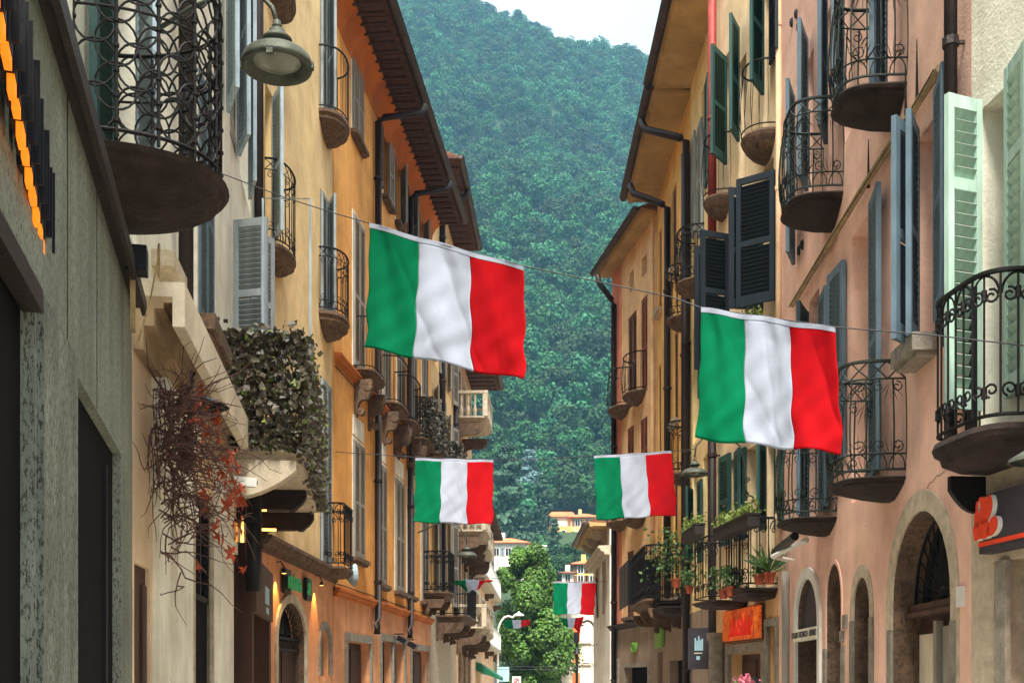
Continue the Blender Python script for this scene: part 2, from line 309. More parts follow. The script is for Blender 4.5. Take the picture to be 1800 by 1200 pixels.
    def pipe(s, x, z0, z1, r=.055, m=PIPE, top=None, out=.1, bottom=None, n=8):
        u = s.f.u(x, out); pts = ([top] if False else [])
        path = [(u, out, z0)]
        if bottom: path = [(u+bottom[0], out+.02, z0-bottom[1]), (u+bottom[0], out+.02, z0-.15), (u, out, z0)]
        path += [(u, out, z1-.12)]
        if top: path += [(u+top[0]*.1, out+top[1]*.12, z1), (u+top[0]*.9, out+top[1]*.9, z1+top[2]*.85), (u+top[0], out+top[1], z1+top[2]+.15)]
        g = MB().tube(path, r, n); o = s.add('downpipe', g, m, smooth=True)
        zz = z0+.8; cm = None
        while zz < z1-.4:
            if cm is None: c = MB().lathe([(r*1.0, -.03), (r*1.25, -.03), (r*1.25, .03), (r, .03)], 8, (0, 0, 0)).box(-.012, .012, -out, -r*1.2, -.012, .012); q = link('pipe_clamp', c, m, o); cm = q.data
            else: q = link('pipe_clamp', None, m, o, mesh=cm)
            q.location = (u, out, zz); zz += 2.2
        return o
    def eave(s, xl, xr, z, oh, m=EAVEW, u=None, boards=True, gut=GUT, frieze=None, th=.12, rise=.1, pitch=.34):
        u0, u1 = u or sorted((s.f.u(xl), s.f.u(xr)))
        f = s.add('roof', MB().face([(u0, oh+.05, z+.12), (u1, oh+.05, z+.12), (u1, -3, z+1.6), (u0, -3, z+1.6)]).face([(u0, -3, z+1.6), (u1, -3, z+1.6), (u1, -6.2, z+.1), (u0, -6.2, z+.1)])
            .face([(u0, oh+.05, z+.12), (u0, -3, z+1.6), (u0, -6.2, z+.1), (u0, 0, z+.05)]).face([(u1, oh+.05, z+.12), (u1, -3, z+1.6), (u1, -6.2, z+.1), (u1, 0, z+.05)]), TILE)
        if boards:
            sm = None; n = int((u1-u0)/pitch)
            for i in range(n):
                if sm is None:
                    g = MB().box(.01, pitch-.015, 0, oh, 0, .03).box(pitch*.3, pitch*.3+.07, 0, oh-.12, -.035, 0)
                    o = s.add('soffit_board', g, m); sm = o.data
                else: o = link('soffit_board', None, m, s.root, mesh=sm)
                o.location = (u0+i*pitch, .02, z+random.uniform(-.006, .006))
        else: s.add('soffit', MB().box(u0, u1, .0, oh, z-.02, z+.04).box(u0, u1, oh-.12, oh-.02, z-.05, z-.02), m)
        s.add('roof_edge', MB().box(u0, u1, -.02, oh+.04, z+.045, z+.12), m)
        if gut:
            r = .09; P = [(oh+.1+r*cos(a), z+.1+r*sin(a)) for a in [pi+pi*k/8 for k in range(9)]]; P2 = [(y*1-(.0), zz+.012) for y, zz in P[::-1]]
            g = MB().loft([[(uu, y, zz) for uu in (u0-.05, u1+.05)] for y, zz in P]); g.tube([(u0-.05, oh+.1+r, z+.1), (u1+.05, oh+.1+r, z+.1)], .018, 6)
            g.face([(u0-.05, y, zz) for y, zz in P]); g.face([(u1+.05, y, zz) for y, zz in P]); s.add('gutter', g, gut, smooth=True)
            uu = u0+.4; h = MB()
            while uu < u1: h.box(uu-.015, uu+.015, oh, oh+.2, z+.1, z+.115); uu += .8
        if frieze:
            g = MB().loft([[(uu, y, zz) for uu in (u0, u1)] for y, zz in ((.003, z-.55), (.03, z-.5), (.06, z-.3), (.16, z-.1), (.3, z-.003))]); s.add('frieze', g, frieze, smooth=True)
def shutter(root, u, y, z0, z1, w_, ang, m, detail=1, cache={}):
    R0 = root.rotation_euler.z; c0 = Vector((root.location.x+cos(R0)*u-sin(R0)*y, root.location.y+sin(R0)*u+cos(R0)*y)); a1 = R0+ang
    flip = (-c0.x)*(-sin(a1))+(-c0.y)*cos(a1) < 0      # which face of the leaf is the inner one
    h = z1-z0; key = (round(w_, 2), round(h, 2), m.name, detail, flip)
    st, pitch = min(.07, w_*.17), (.082 if m is S_MINT else .058 if h < 3 else .066)
    if key not in cache:
        f = MB(); t = .022
        f.box(0, st, -t, t, 0, h).box(w_-st, w_, -t, t, 0, h)
        mids = [.0, (.7 if m is S_MINT else .46)*h, h-.09] if h > 1.3 else [0, h-.08]
        hs = [.14, .08, .09] if h > 1.3 else [.08, .08]
        for zz, hh in zip(mids, hs): f.box(st, w_-st, -t+.003, t-.003, zz, zz+hh)
        fm = bpy.data.meshes.new('shutter'); fm.from_pydata(f.v, [], f.f); fm.materials.append(m)
        zs = []
        for k in range(len(mids)-1):
            zz = mids[k]+hs[k]+pitch*.6
            while zz < mids[k+1]-.01: zs.append(zz); zz += pitch
        R = Matrix.Rotation(radians(-52 if flip else 52), 4, 'X')
        hc = .034 if m is S_MINT else .03
        def slat(g, zz): g.box(st-.005, w_-st+.005, -hc, hc, -.004, .004, Matrix.Translation((0, 0, zz)) @ R)
        g = MB()
        if detail == 2: slat(g, 0)
        else:
            for zz in zs: slat(g, zz)
        lm = bpy.data.meshes.new('slat'); lm.from_pydata(g.v, [], g.f); lm.materials.append(m); cache[key] = (fm, lm, zs)
    fm, lm, zs = cache[key]
    o = link('shutter', None, m, root, (u, y, z0), ang, mesh=fm)
    if detail == 2:
        for zz in zs: link('slat', None, m, o, (0, 0, zz), mesh=lm)
    else: stuff(link('louvre_slats', None, m, o, mesh=lm))
    return o
# ---------------------------------------------------------------- balconies
def outline(u0, u1, d, shape='round', n=24):
    c, r = (u0+u1)/2, (u1-u0)/2
    if shape == 'round': p = 2.3
    elif shape == 'square': p = 12
    else: p = 4
    P = []
    for k in range(n+1):
        a = pi*k/n; x, y = -cos(a), sin(a)
        P.append((c+r*math.copysign(abs(x)**(2/p), x), d*abs(y)**(2/p)))
    return P
class Path:
    def __init__(s, P):
        s.P = [Vector(p) for p in P]; s.L = [0]
        for a, b in zip(s.P, s.P[1:]): s.L.append(s.L[-1]+(b-a).length)
        s.len = s.L[-1]
    def at(s, t, z, off=0):
        t = min(max(t, 0), s.len-1e-6); k = 0
        while k < len(s.L)-2 and s.L[k+1] < t: k += 1
        a, b = s.P[k], s.P[k+1]; d = b-a; q = a+d*((t-s.L[k])/max(d.length, 1e-9))
        if off: nn = Vector((-d.y, d.x)).normalized(); q = q+nn*off
        return (q.x, q.y, z)
def slab(u0, u1, d, z, th, shape, prof=None, flare=0):
    g = MB(); O = outline(u0, u1, d, shape); c = (u0+u1)/2
    prof = prof or [(1, 0), (1.0, -.22), (.95, -.3), (.93, -.5), (.85, -.62), (.8, -.85), (.62, -1)]
    rings = [[(c+(x-c)*k, y*k, z+th*dz) for x, y in O] for k, dz in prof]
    g.face([(x, y, zz) for x, y, zz in rings[0]][::-1]); g.loft(rings); g.face(rings[-1]); return g
def scroll(R, turns=1.3, n=14, flip=1, a0=0):
    return [(flip*R*(1-.72*k/n)*cos(a0+2*pi*turns*k/n), R*(1-.72*k/n)*sin(a0+2*pi*turns*k/n)) for k in range(n+1)]
def railing(b, par, O, z, h, style='bars', sp=.12, r=.008, belly=0, m=IRON, inset=.05, leaves=0):
    c = (O[0][0]+O[-1][0])/2; dm = max(y for _, y in O)
    P = Path([(c+(x-c)*(1-inset), y*(1-inset)) for x, y in O]); g = MB(); z0, z1 = z+.06, z+h
    bl = lambda zz: belly*sin(pi*min(1, max(0, (zz-z)/h))**.75) if belly else 0
    A = lambda t, zz: P.at(t, zz, bl(zz)+0)
    N = 40
    for zz, rr in ((z1, r*2), (z0, r*1.4)): g.tube([A(P.len*k/N, zz) for k in range(N+1)], rr, 5)
    nb = max(3, round(P.len/sp)); zb = z1
    if style == 'scroll':
        zb = z1-.16; g.tube([A(P.len*k/N, zb) for k in range(N+1)], r, 4)
        q = max(2, round(P.len/.16)); st = P.len/q
        for i in range(q):
            g.tube([A(st*(i+j/4), zb+(z1-zb)*(j/4)) for j in range(5)], r*.8, 4); g.tube([A(st*(i+j/4), z1-(z1-zb)*(j/4)) for j in range(5)], r*.8, 4)
        g.tube([A(P.len*k/N, z0+.13) for k in range(N+1)], r, 4)
        for i in range(q):
            g.tube([A(st*(i+.5)+x, z0+.0+y) for x, y in [(.07*cos(pi*k/7), .13*sin(pi*k/7)) for k in range(8)]], r*.8, 4)
            g.tube([A(st*(i+.5)+x, z0+.2+y) for x, y in scroll(.055, 1.2, 10, 1 if i % 2 else -1, -1.5)], r*.7, 4)
            g.tube([A(st*(i+.5)+x, zb-.07+y) for x, y in scroll(.05, 1.2, 10, -1 if i % 2 else 1, 1.5)], r*.7, 4)
    for i in range(nb+1):
        t = P.len*i/nb; seg = 7 if belly else 2
        g.tube([A(t, z0+(zb-z0)*k/(seg-1)) for k in range(seg)], r*.9 if style != 'simple' else r*.7, 4)
        if style == 'curls' and i % 2 == 0 and i < nb:
            for sx in (-1, 1):
                for (zc, a0) in ((z1-.16, 1), (z0+.16, -1)):
                    g.tube([A(t+sx*(.05+x), zc+y) for x, y in scroll(.05, 1.25, 12, sx, a0*1.3)], r*.9, 4)
                g.tube([A(t+sx*.1*sin(k/8*pi/2), z1-.02-.13*(1-cos(k/8*pi/2))) for k in range(9)], r*.9, 4)
            g.tube([A(t, z0+(zb-z0)*k) for k in (.12, .2)], r*1.9, 6); g.tube([A(t, z0+(zb-z0)*k) for k in (.8, .88)], r*1.9, 6)
    o = link('railing', g, m, par)
    if leaves:
        lf = MB(); q = max(3, round(P.len/.26))
        for i in range(q):
            t = P.len*(i+.5)/q
            for zc, dr in ((z0+.08, 1), (zb-.02, -1)):
                for a in (-.6, -.3, 0, .3, .6):
                    L_ = .2+.05*cos(a*3); tip = A(t+sin(a)*L_, zc+dr*cos(a)*L_); mid = Vector(A(t+sin(a)*L_*.5, zc+dr*cos(a)*L_*.5)); base = A(t, zc)
                    wx = .022; lf.face([base, mid+Vector((wx, 0, 0)), tip, mid+Vector((-wx, .012, 0))])
        link('iron_leaves', lf, IRONG, par)
    return o
def balcony(b, u0, u1, z, d, shape='round', th=.22, h=1.0, style='bars', sp=.12, belly=0, m=STONE_D, r=.008, prof=None, leaves=0, iron=IRON, brackets=None):
    u0, u1 = sorted((u0, u1))
    s = b.add('balcony', slab(u0, u1, d, z, th, shape, prof), m)
    if style: railing(b, s, outline(u0, u1, d, shape, 32), z, h, style, sp, r, belly, iron, leaves=leaves)
    if brackets:
        n, bd, bh, bm = brackets
        for i in range(n):
            uu = u0+.12+(u1-u0-.24)*i/max(1, n-1) if n > 1 else (u0+u1)/2
            b.add('bracket', console(uu, .14, bd, bh, z-th), bm, parent=s)
    return s
def console(u, wd, d, h, z, plain=False):      # scroll-shaped bracket under a balcony
    P = [(0, z-h)]; N = 16
    for k in range(N+1):
        t = k/N; P.append((.05+(d-.05)*(t-.09*sin(2*pi*t)*(not plain)), z-h+(h-.07)*(t+.16*sin(2*pi*t)) if not plain else z-h+(h-.1)*(t**2.2)))
    P += [(d, z-.001), (0, z-.001)]
    g = MB(); A = [(u-wd/2, y, zz) for y, zz in P]; C = [(u+wd/2, y, zz) for y, zz in P]
    g.face(A); g.face(C[::-1])
    for i in range(len(P)): j = (i+1) % len(P); g.face([A[i], A[j], C[j], C[i]])
    if plain: return g
    for yy, zz, rr in ((d*.78, z-.16, .085), (.13, z-h+.1, .075)):
        n = 10; g.tube([(u-wd/2-.012, yy, zz), (u+wd/2+.012, yy, zz)], rr, n)
    return g
def foliage(name, parent, fn, n, size, m, asp=.75):
    g = MB()
    for _ in range(n): p = fn(); g.leaf(p, size*random.uniform(.6, 1.3), asp=asp)
    return stuff(link(name, g, m, parent))
def potplant(label, pos, h=.35, r=.13, leafm=POTL, n=110, pot=POT, fl=None, size=.07, cat='potted plant', group='pots on the balconies', spiky=False):
    t = thing('potted_plant', label, cat, pos, 0, group)
    link('pot', MB().lathe([(0, 0), (r*.62, 0), (r*.9, r*1.4), (r, r*1.4), (r, r*1.7), (r*.85, r*1.7), (r*.8, r*1.5), (0, r*1.5)], 14), pot, t, smooth=False)
    g = MB()
    if spiky:
        for _ in range(n//2):
            a = random.uniform(0, 2*pi); e = random.uniform(.2, 1.3); d = Vector((cos(a)*cos(e), sin(a)*cos(e), sin(e))); s = d.orthogonal().normalized()*.012
            o = Vector((0, 0, r*1.5)); q = o+d*h*random.uniform(.6, 1); g.face([o-s, (o+q)/2-s*2+Vector((0, 0, .03)), q, (o+q)/2+s*2+Vector((0, 0, .03))])
    else:
        for _ in range(n):
            d = Vector((random.gauss(0, .5), random.gauss(0, .5), random.uniform(0, 1))); g.leaf(Vector((d.x*h*.6, d.y*h*.6, r*1.5+d.z*h)), size*random.uniform(.6, 1.2))
    stuff(link('foliage', g, leafm, t))
    if fl:
        g = MB()
        for _ in range(26): g.leaf((random.gauss(0, h*.3), random.gauss(0, h*.3), r*1.5+h*random.uniform(.5, 1.05)), .06)
        stuff(link('blossoms', g, fl, t))
    return t

# ================================================================ GROUND, HILL
struct(link('ground', MB().face([(-1500, -60, -.02), (1500, -60, -.02), (1500, 135, -.02), (-1500, 135, -.02)]), GROUND))
struct(link('street', MB().face([(-4.6, -20, -.016), (4.6, -20, -.016), (4.6, 66, -.016), (-4.6, 66, -.016)]), PAVE))
struct(link('piazza', MB().face([(-30, 66, -.014), (30, 66, -.014), (30, 110, -.014), (-30, 110, -.014)]), PAVE))
def hill_h(X, Y):
    pts = ((100, 0), (130, 2), (180, 13), (240, 29), (300, 62), (420, 148), (560, 260), (700, 372), (830, 482), (900, 492), (1000, 400), (1300, 250), (1700, 200))
    h = 200
    for (a, p), (b, q) in zip(pts, pts[1:]):
        if a <= Y <= b: h = p+(q-p)*(Y-a)/(b-a)
    if Y < 100: h = 0
    k = min(1, max(0, (Y-150)/600))
    lat = (-X*.38 if X > 0 else -X*.36-(X*X)*.00045)
    lat = min(lat, 75) if X < 0 else max(lat, -190)
    h += k*lat + k*(26*noise.noise((X*.006, Y*.006, 3))+9*noise.noise((X*.02, Y*.02, 8)))
    return max(h, -.3)
g = MB(); NX, NY = 90, 90; xs = [-900+1800*i/NX for i in range(NX+1)]; ys = [132+1500*(j/NY)**1.3 for j in range(NY+1)]
g.v = [(x, y, hill_h(x, y)-.3) for y in ys for x in xs]
g.f = [(j*(NX+1)+i, j*(NX+1)+i+1, (j+1)*(NX+1)+i+1, (j+1)*(NX+1)+i) for j in range(NY) for i in range(NX)]
struct(link('hillside', g, HILLG, smooth=True))
def crown_mesh(name, seed, n, rx, rz, leaf, m, blobs=12, conic=False, zc=None):
    rnd = random.Random(seed); g = MB(); zc = rz if zc is None else zc; C = []
    for i in range(blobs):
        if conic: t = i/blobs; r = rx*(1-t)*.75; a = i*2.4; C.append((Vector((r*cos(a)*.6, r*sin(a)*.6, zc-rz+2*rz*t)), rx*(1-t)*.65+rx*.12))
        else:
            a = rnd.uniform(0, 2*pi); e = rnd.uniform(-.7, 1.4); q = rnd.uniform(.35, .75)
            C.append((Vector((rx*q*cos(a)*cos(e), rx*q*sin(a)*cos(e), zc+rz*q*sin(e))), rx*rnd.uniform(.3, .5)))
    for k in range(n):
        c, r = C[k % len(C)]
        d = Vector((rnd.gauss(0, 1), rnd.gauss(0, 1), rnd.gauss(.25, 1))).normalized()
        rr = r*rnd.uniform(.72, 1.06); p = c+Vector((d.x*rr, d.y*rr, d.z*rr*(.5 if conic else .85)))
        nn = (d+Vector((rnd.gauss(0, .55), rnd.gauss(0, .55), rnd.gauss(.2, .55)))).normalized()
        random.seed(k*13+seed); g.leaf(p, leaf*rnd.uniform(.6, 1.4), nn, .8)
    me = bpy.data.meshes.new(name); me.from_pydata(g.v, [], g.f); me.materials.append(m); return me
fc = bpy.data.collections.new('forest_crowns')
for i in range(6):
    me = crown_mesh('forest_crown', i+1, 1500, 5.0, 4.6 if i < 4 else 6.2, .62, HILLL, 9+i % 3*3, False, 5)
    o = bpy.data.objects.new('forest_crown', me); fc.objects.link(o)
random.seed(21)
P_, S_, R_, I_ = [], [], [], []
Y = 168
while Y < 925:
    stp = 5.8+Y*.0062; half = Y*.30+30; X = -half
    while X < half:
        x = X+random.uniform(-.45, .45)*stp; y = Y+random.uniform(-.45, .45)*stp
        q = px(x, y); keep = 600 < q < 1260
        t = EYE+(hill_h(x, y)-EYE)
        if keep and not (y < 262 and -3 < x < 24 and y > 176 and 0) :
            if not (y < 238 or (y < 262 and random.random() < .4)): P_.append((x, y, hill_h(x, y)-1.5)); S_.append(random.uniform(.9, 1.75)*(.75 if y < 300 else 1)); R_.append(random.uniform(0, 6.28)); I_.append(random.randrange(6))
        elif random.random() < .16: P_.append((x, y, hill_h(x, y)-1.5)); S_.append(random.uniform(1.1, 1.7)); R_.append(random.uniform(0, 6.28)); I_.append(random.randrange(6))
        X += stp
    Y += stp
HOUSES = [(1003, 918, 250, 11.5), (912, 955, 205, 9.5), (1030, 1000, 185, 6)]
def blocked(p):
    q = px(p[0], p[1])
    for hx, hy, hY, hw in HOUSES:
        X0 = (hx-900)/F*hY
        if abs(p[0]-X0*p[1]/hY) < hw*.75 and hY-32 < p[1] < hY+9: return True
    return False
keep = [i for i, p in enumerate(P_) if not blocked(p)]
P_ = [P_[i] for i in keep]; S_ = [S_[i] for i in keep]; R_ = [R_[i] for i in keep]; I_ = [I_[i] for i in keep]
me = bpy.data.meshes.new('hillside_forest'); me.from_pydata(P_, [], []); fo = bpy.data.objects.new('hillside_forest', me); COL.objects.link(fo)
for nm, arr, ty in (('tsize', S_, 'FLOAT'), ('tturn', R_, 'FLOAT'), ('tkind', I_, 'INT')):
    a = me.attributes.new(nm, ty, 'POINT'); a.data.foreach_set('value', arr)
ng = bpy.data.node_groups.new('forest', 'GeometryNodeTree')
ng.interface.new_socket('Geometry', in_out='INPUT', socket_type='NodeSocketGeometry'); ng.interface.new_socket('Geometry', in_out='OUTPUT', socket_type='NodeSocketGeometry')
N = ng.nodes; gi = N.new('NodeGroupInput'); go = N.new('NodeGroupOutput'); mp_ = N.new('GeometryNodeMeshToPoints'); ip = N.new('GeometryNodeInstanceOnPoints')
ci = N.new('GeometryNodeCollectionInfo'); ci.inputs[0].default_value = fc; ci.inputs['Separate Children'].default_value = True; ci.inputs['Reset Children'].default_value = True
def att(nm, ty):
    a = N.new('GeometryNodeInputNamedAttribute'); a.data_type = ty; a.inputs[0].default_value = nm; return a.outputs[0]
cx = N.new('ShaderNodeCombineXYZ'); L_ = ng.links
L_.new(gi.outputs[0], ip.inputs['Points']); L_.new(ci.outputs[0], ip.inputs['Instance']); ip.inputs['Pick Instance'].default_value = True
L_.new(att('tkind', 'INT'), ip.inputs['Instance Index']); L_.new(att('tturn', 'FLOAT'), cx.inputs[2]); L_.new(cx.outputs[0], ip.inputs['Rotation'])
L_.new(att('tsize', 'FLOAT'), ip.inputs['Scale']); L_.new(ip.outputs[0], go.inputs[0])
md = fo.modifiers.new('forest', 'NODES'); md.node_group = ng
stuff(tag(fo, 'dense green broadleaf forest covering the steep hillside', 'forest'))

# ================================================================ HILL HOUSES
def hip_house(name_label, cx_, ybot, ytop, x0, x1, Y, wallm, roofm, storeys, cols, annex=None, door=False):
    a = (x0-900)/F*Y; b = (x1-900)/F*Y; z0 = EYE+(HZ-ybot)/F*Y; z1 = EYE+(HZ-ytop)/F*Y; wd = b-a
    t = thing('hill_house', name_label, 'house', ((a+b)/2, Y, z0), 0, 'houses at the foot of the wooded hill')
    h = z1-z0; hw = wd/2; D = wd*.8
    link('wall', MB().box(-hw, hw, 0, D, -8, h), wallm, t)
    rh = min(2.2, wd*.17); e = .6; rg = max(.4, hw-D*.5)
    link('roof', MB().face([(-hw-e, -e, h), (hw+e, -e, h), (rg, D/2, h+rh), (-rg, D/2, h+rh)]).face([(-hw-e, -e, h), (-rg, D/2, h+rh), (-hw-e, D+e, h)]).face([(hw+e, -e, h), (hw+e, D+e, h), (rg, D/2, h+rh)]).face([(-hw-e, D+e, h), (-rg, D/2, h+rh), (rg, D/2, h+rh), (hw+e, D+e, h)]).face([(-hw-e, -e, h-.12), (hw+e, -e, h-.12), (hw+e, D+e, h-.12), (-hw-e, D+e, h-.12)]).face([(-hw-e, -e, h-.12), (hw+e, -e, h-.12), (hw+e, -e, h), (-hw-e, -e, h)]), roofm, t)
    link('chimney', MB().box(-hw*.4, -hw*.4+.7, D*.35, D*.35+.7, h+.3, h+rh+.9), wallm, t)
    for s in range(storeys):
        for c in range(cols):
            x = -hw+wd*(c+.5)/cols; z = h-(s+.62)*h/storeys-.35; ww = min(.62, wd/cols*.27)
            f = link('window', MB().box(x-ww, x+ww, -.06, .05, z-.1, z+1.45), FRAME, t)
            link('pane', MB().box(x-ww+.12, x-.04, -.075, -.05, z+.02, z+1.33).box(x+.04, x+ww-.12, -.075, -.05, z+.02, z+1.33), GLASS, f)
            if random.random() < .8: link('shutter', MB().box(x-ww-.55, x-ww-.05, -.09, -.02, z, z+1.4).box(x+ww+.05, x+ww+.55, -.09, -.02, z, z+1.4), S_BROWN if wallm is not WHITEW else S_GREY, t)
    return t, hw, h
t, hw, h = hip_house('ochre villa with red tiled hip roof, highest house on the hillside', 0, 950, 908, 1003, 1052, 252, stucco('villa_ochre', 'd8a674', .4), TILE_B, 2, 2)
link('terrace_wall', MB().box(-hw-5.2, -hw, -.5, 5, -8, 3.2).box(-hw-5.2, -hw-5, -.5, 5, 3.2, 4), stucco('terrace_orange', 'd89858', .4), t)
link('upper_storey', MB().box(-hw-4.6, -hw+1, 2, 6, 3.2, 5.6), FRAME, t)
link('terrace_roof', MB().face([(-hw-5.2, 1.4, 5.6), (-hw+1.4, 1.4, 5.6), (-hw+.6, 4, 7), (-hw-4, 4, 7)]).face([(-hw-5.2, 1.4, 5.6), (-hw-4, 4, 7), (-hw-5.2, 6.6, 5.6)]), TILE_B, t)
for xx in (-3.9, -1.6): f = link('window', MB().box(-hw+xx-.5, -hw+xx+.5, -.58, -.45, .9, 2.3), FRAME, t); link('pane', MB().box(-hw+xx-.38, -hw+xx+.38, -.6, -.56, 1, 2.2), GLASS, f)
t, hw, h = hip_house('long white villa with orange tiled roof behind the plane tree crown', 0, 985, 953, 862, 925, 205, WHITEW, TILE_B, 1, 3)
link('side_wing', MB().box(hw, hw+3.6, 1, 6, -8, h-.6).box(hw-.05, hw+3.8, .8, 6, h-.6, h-.35), WHITEW, t); f = link('window', MB().box(hw+1.2, hw+2.2, .93, 1.05, .3, 1.8), FRAME, t); link('pane', MB().box(hw+1.3, hw+2.1, .9, .94, .4, 1.7), GLASS, f)
t, hw, h = hip_house('small yellow house with tiled roof above the far flag', 0, 1030, 990, 1010, 1052, 178, stucco('house_yellow', 'e0b860', .3), TILE_B, 2, 2)
t, hw, h = hip_house('low white garden house at the right end of the piazza', 0, 1030, 1006, 988, 1008, 170, WHITEW, TILE, 1, 1)
# ---- single trees at the foot of the hill
cr_con = [crown_mesh('conifer_crown', 40+i, 2600, 4.2, 8, .55, CEDAR, 16, True, 9) for i in range(2)]
cr_blu = [crown_mesh('blue_cedar_crown', 50, 2600, 4.6, 7.5, .5, CEDARB, 14, True, 8)]
cr_bro = [crown_mesh('broadleaf_crown', 60+i, 2400, 4.2, 4.2, .5, HILLL, 12, False, 7) for i in range(2)]
trunk = bpy.data.meshes.new('trunk'); _g = MB().tube([(0, 0, -3), (0.1, 0, 2), (0, .1, 9)], .3, 7, r2=.12); trunk.from_pydata(_g.v, [], _g.f); trunk.materials.append(BARK)
FT = [(893, 955, 225, 'c', 1.9, 'broad dark cedar rising behind the white villa'), (930, 905, 262, 'b', 1.7, 'blue grey cedar left of the ochre villa on the hill'), (958, 985, 225, 'g', 1.0, 'round tree between the white villa and the ochre villa'),
      (985, 1010, 190, 'g', .75, 'dark bushy tree below the ochre villa'), (975, 985, 200, 'c', .7, 'small dark conifer right of the plane tree top'), (1005, 985, 205, 'g', .7, 'green tree just under the ochre villa windows'), (985, 880, 285, 'g', 1.7, 'pale green tree with a tall top behind the ochre villa'),
      (1028, 892, 290, 'c', 1.5, 'dark conifer to the right behind the ochre villa roof'), (952, 925, 250, 'c', 1.1, 'narrow conifer left of the ochre villa terrace'), (905, 890, 280, 'g', 1.5, 'leafy tree above the broad dark cedar'), (1040, 970, 215, 'g', .6, 'small tree beside the right corner of the ochre villa')]
for i, (x, y, Yd, k, s, lab) in enumerate(FT):
    X = (x-900)/F*Yd; t = thing('garden_conifer' if k != 'g' else 'garden_tree', lab, 'tree', (X, Yd, EYE+(HZ-y)/F*Yd-6*s), i*1.3, 'trees around the hill villas'); t.scale = (s, s, s)
    link('trunk', None, BARK, t, mesh=trunk); link('crown', None, CEDAR, t, mesh=(cr_con[i % 2] if k == 'c' else cr_blu[0] if k == 'b' else cr_bro[i % 2]))
# ---- big plane tree on the piazza
Yt = 72; t = thing('plane_tree', 'tall full plane tree in bright leaf closing the end of the street', 'tree', ((930-900)/F*Yt, Yt, 0), 0)
random.seed(5); g = MB(); C = []
for i in range(62):
    z = random.uniform(1.4, 9.6); k = (z-1.6)/7.6; R0 = 3.15*min(1, (1.05-k)*2.2+.3)*min(1, .8+k*1.2); a = random.uniform(0, 2*pi); q = random.uniform(.3, .85)
    C.append((Vector((R0*q*cos(a)+(.25 if k < .5 else -.1), R0*q*sin(a), z)), random.uniform(.75, 1.2)*(1-.35*k)))
for k in range(48000):
    c, r = C[k % len(C)]; d = Vector((random.gauss(0, 1), random.gauss(0, 1), random.gauss(.2, 1))).normalized(); p = c+d*r*random.uniform(.7, 1.08)
    g.leaf(p, random.uniform(.12, .25), (d+Vector((random.gauss(0, .6), random.gauss(0, .6), .5+random.gauss(0, .5)))).normalized(), .85)
stuff(link('crown', g, TREEL, t)); g = MB().tube([(0, 0, -.1), (.05, 0, 1.5), (0, 0, 4), (.1, 0, 8.5)], .28, 9, r2=.06)
for i in range(9): a = i*2.2; g.tube([(0, 0, 1.8+i*.6), (cos(a)*.9, sin(a)*.9, 2.8+i*.65), (cos(a)*1.8, sin(a)*1.8, 3.3+i*.7)], .1, 5, r2=.03)
link('trunk', g, BARK, t)

# ================================================================ LEFT SIDE
# ---- dark stone shop front, nearest on the left
F1 = Fac('L', 235, 265, 435)
b = B('stone_shopfront', 'green grey granite shop front with dark doorways, nearest on the left', F1)
TOP = F1.z(235, 547)
o1 = b.opz(-260, 62, 0, 2.98); o2 = b.opz(127, 213, 0, 2.95)
b.wall(-260, 232, 0, TOP, GRAN2, t=.06, back=.32, name='granite_cladding')
b.fill(o1, DARK, -.05, 'doorway'); b.fill(o2, DARK, -.05, 'doorway')
u0, u1 = F1.u(232), F1.u(-260)
b.add('top_flashing', MB().box(u0-.04, u1, -.3, .09, TOP, TOP+.045).box(u0-.04, u1, .06, .09, TOP-.05, TOP), LEAD)
b.add('pillar_facing', MB().box(F1.u(127)+.01, F1.u(63)-.01, .0, .025, 0, 2.98), GRAN)
b.add('door_frame', MB().box(o2['u0']+.42, o2['u0']+.46, -.05, -.03, 0, 2.8), BLACK)
b.add('canopy_arm', MB().box(o1['u0']+.02, o1['u1'], -.04, .03, 2.9, 2.98), LEAD)
# panel joints recessed between cladding slabs
for xx in (118, 170): uu = F1.u(xx); b.add('cladding_joint', MB().box(uu-.004, uu+.004, .0, .003, 2.96 if xx == 170 else 3.0, TOP), LEAD)
FS = Fac('L', 92, 452, 254)
t = thing('backlit_letter_sign', 'projecting metal letter sign with orange lit undersides on the granite front', 'sign', (FS.p.x, FS.p.y, 3.22), FS.rot)
uu = 0.0; random.seed(3); hs = [q_*.62 for q_ in (.42, .36, .44, .30, .40, .46, .34, .42, .38, .45, .33, .44, .4)]
for i in range(13):
    wd = .075+.03*(i % 3 == 1); zz = .012*i
    l = link('letter', MB().box(uu, uu+wd, -.05, -.01, zz, zz+hs[i]).box(uu+wd*.3, uu+wd*.45, -.01, .012, zz+.03, zz+hs[i]*1.3), BLACK, t)
    link('letter_light', MB().box(uu+.006, uu+wd-.006, -.032, -.012, zz-.035-.015*(i % 2), zz-.002), GLOWO, l); uu += wd+.045
t = thing('floodlight', 'black floodlight with looped cable at the end of the granite roof edge', 'lamp', tuple(F1.at(F1.u(212), .05, TOP-.06)), F1.rot)
link('housing', MB().box(-.1, .04, -.02, .1, .05, .2), BLACK, t); link('bracket', MB().box(-.05, -.03, .0, .03, -.3, .05), REED, t)
link('cable', MB().tube([(.02+.05*cos(a/8*2*pi), .17, .12+.1*sin(a/8*2*pi)) for a in range(9)]+[(0, .12, -.1), (-.03, .05, -.35)], .006, 4), REED, t)

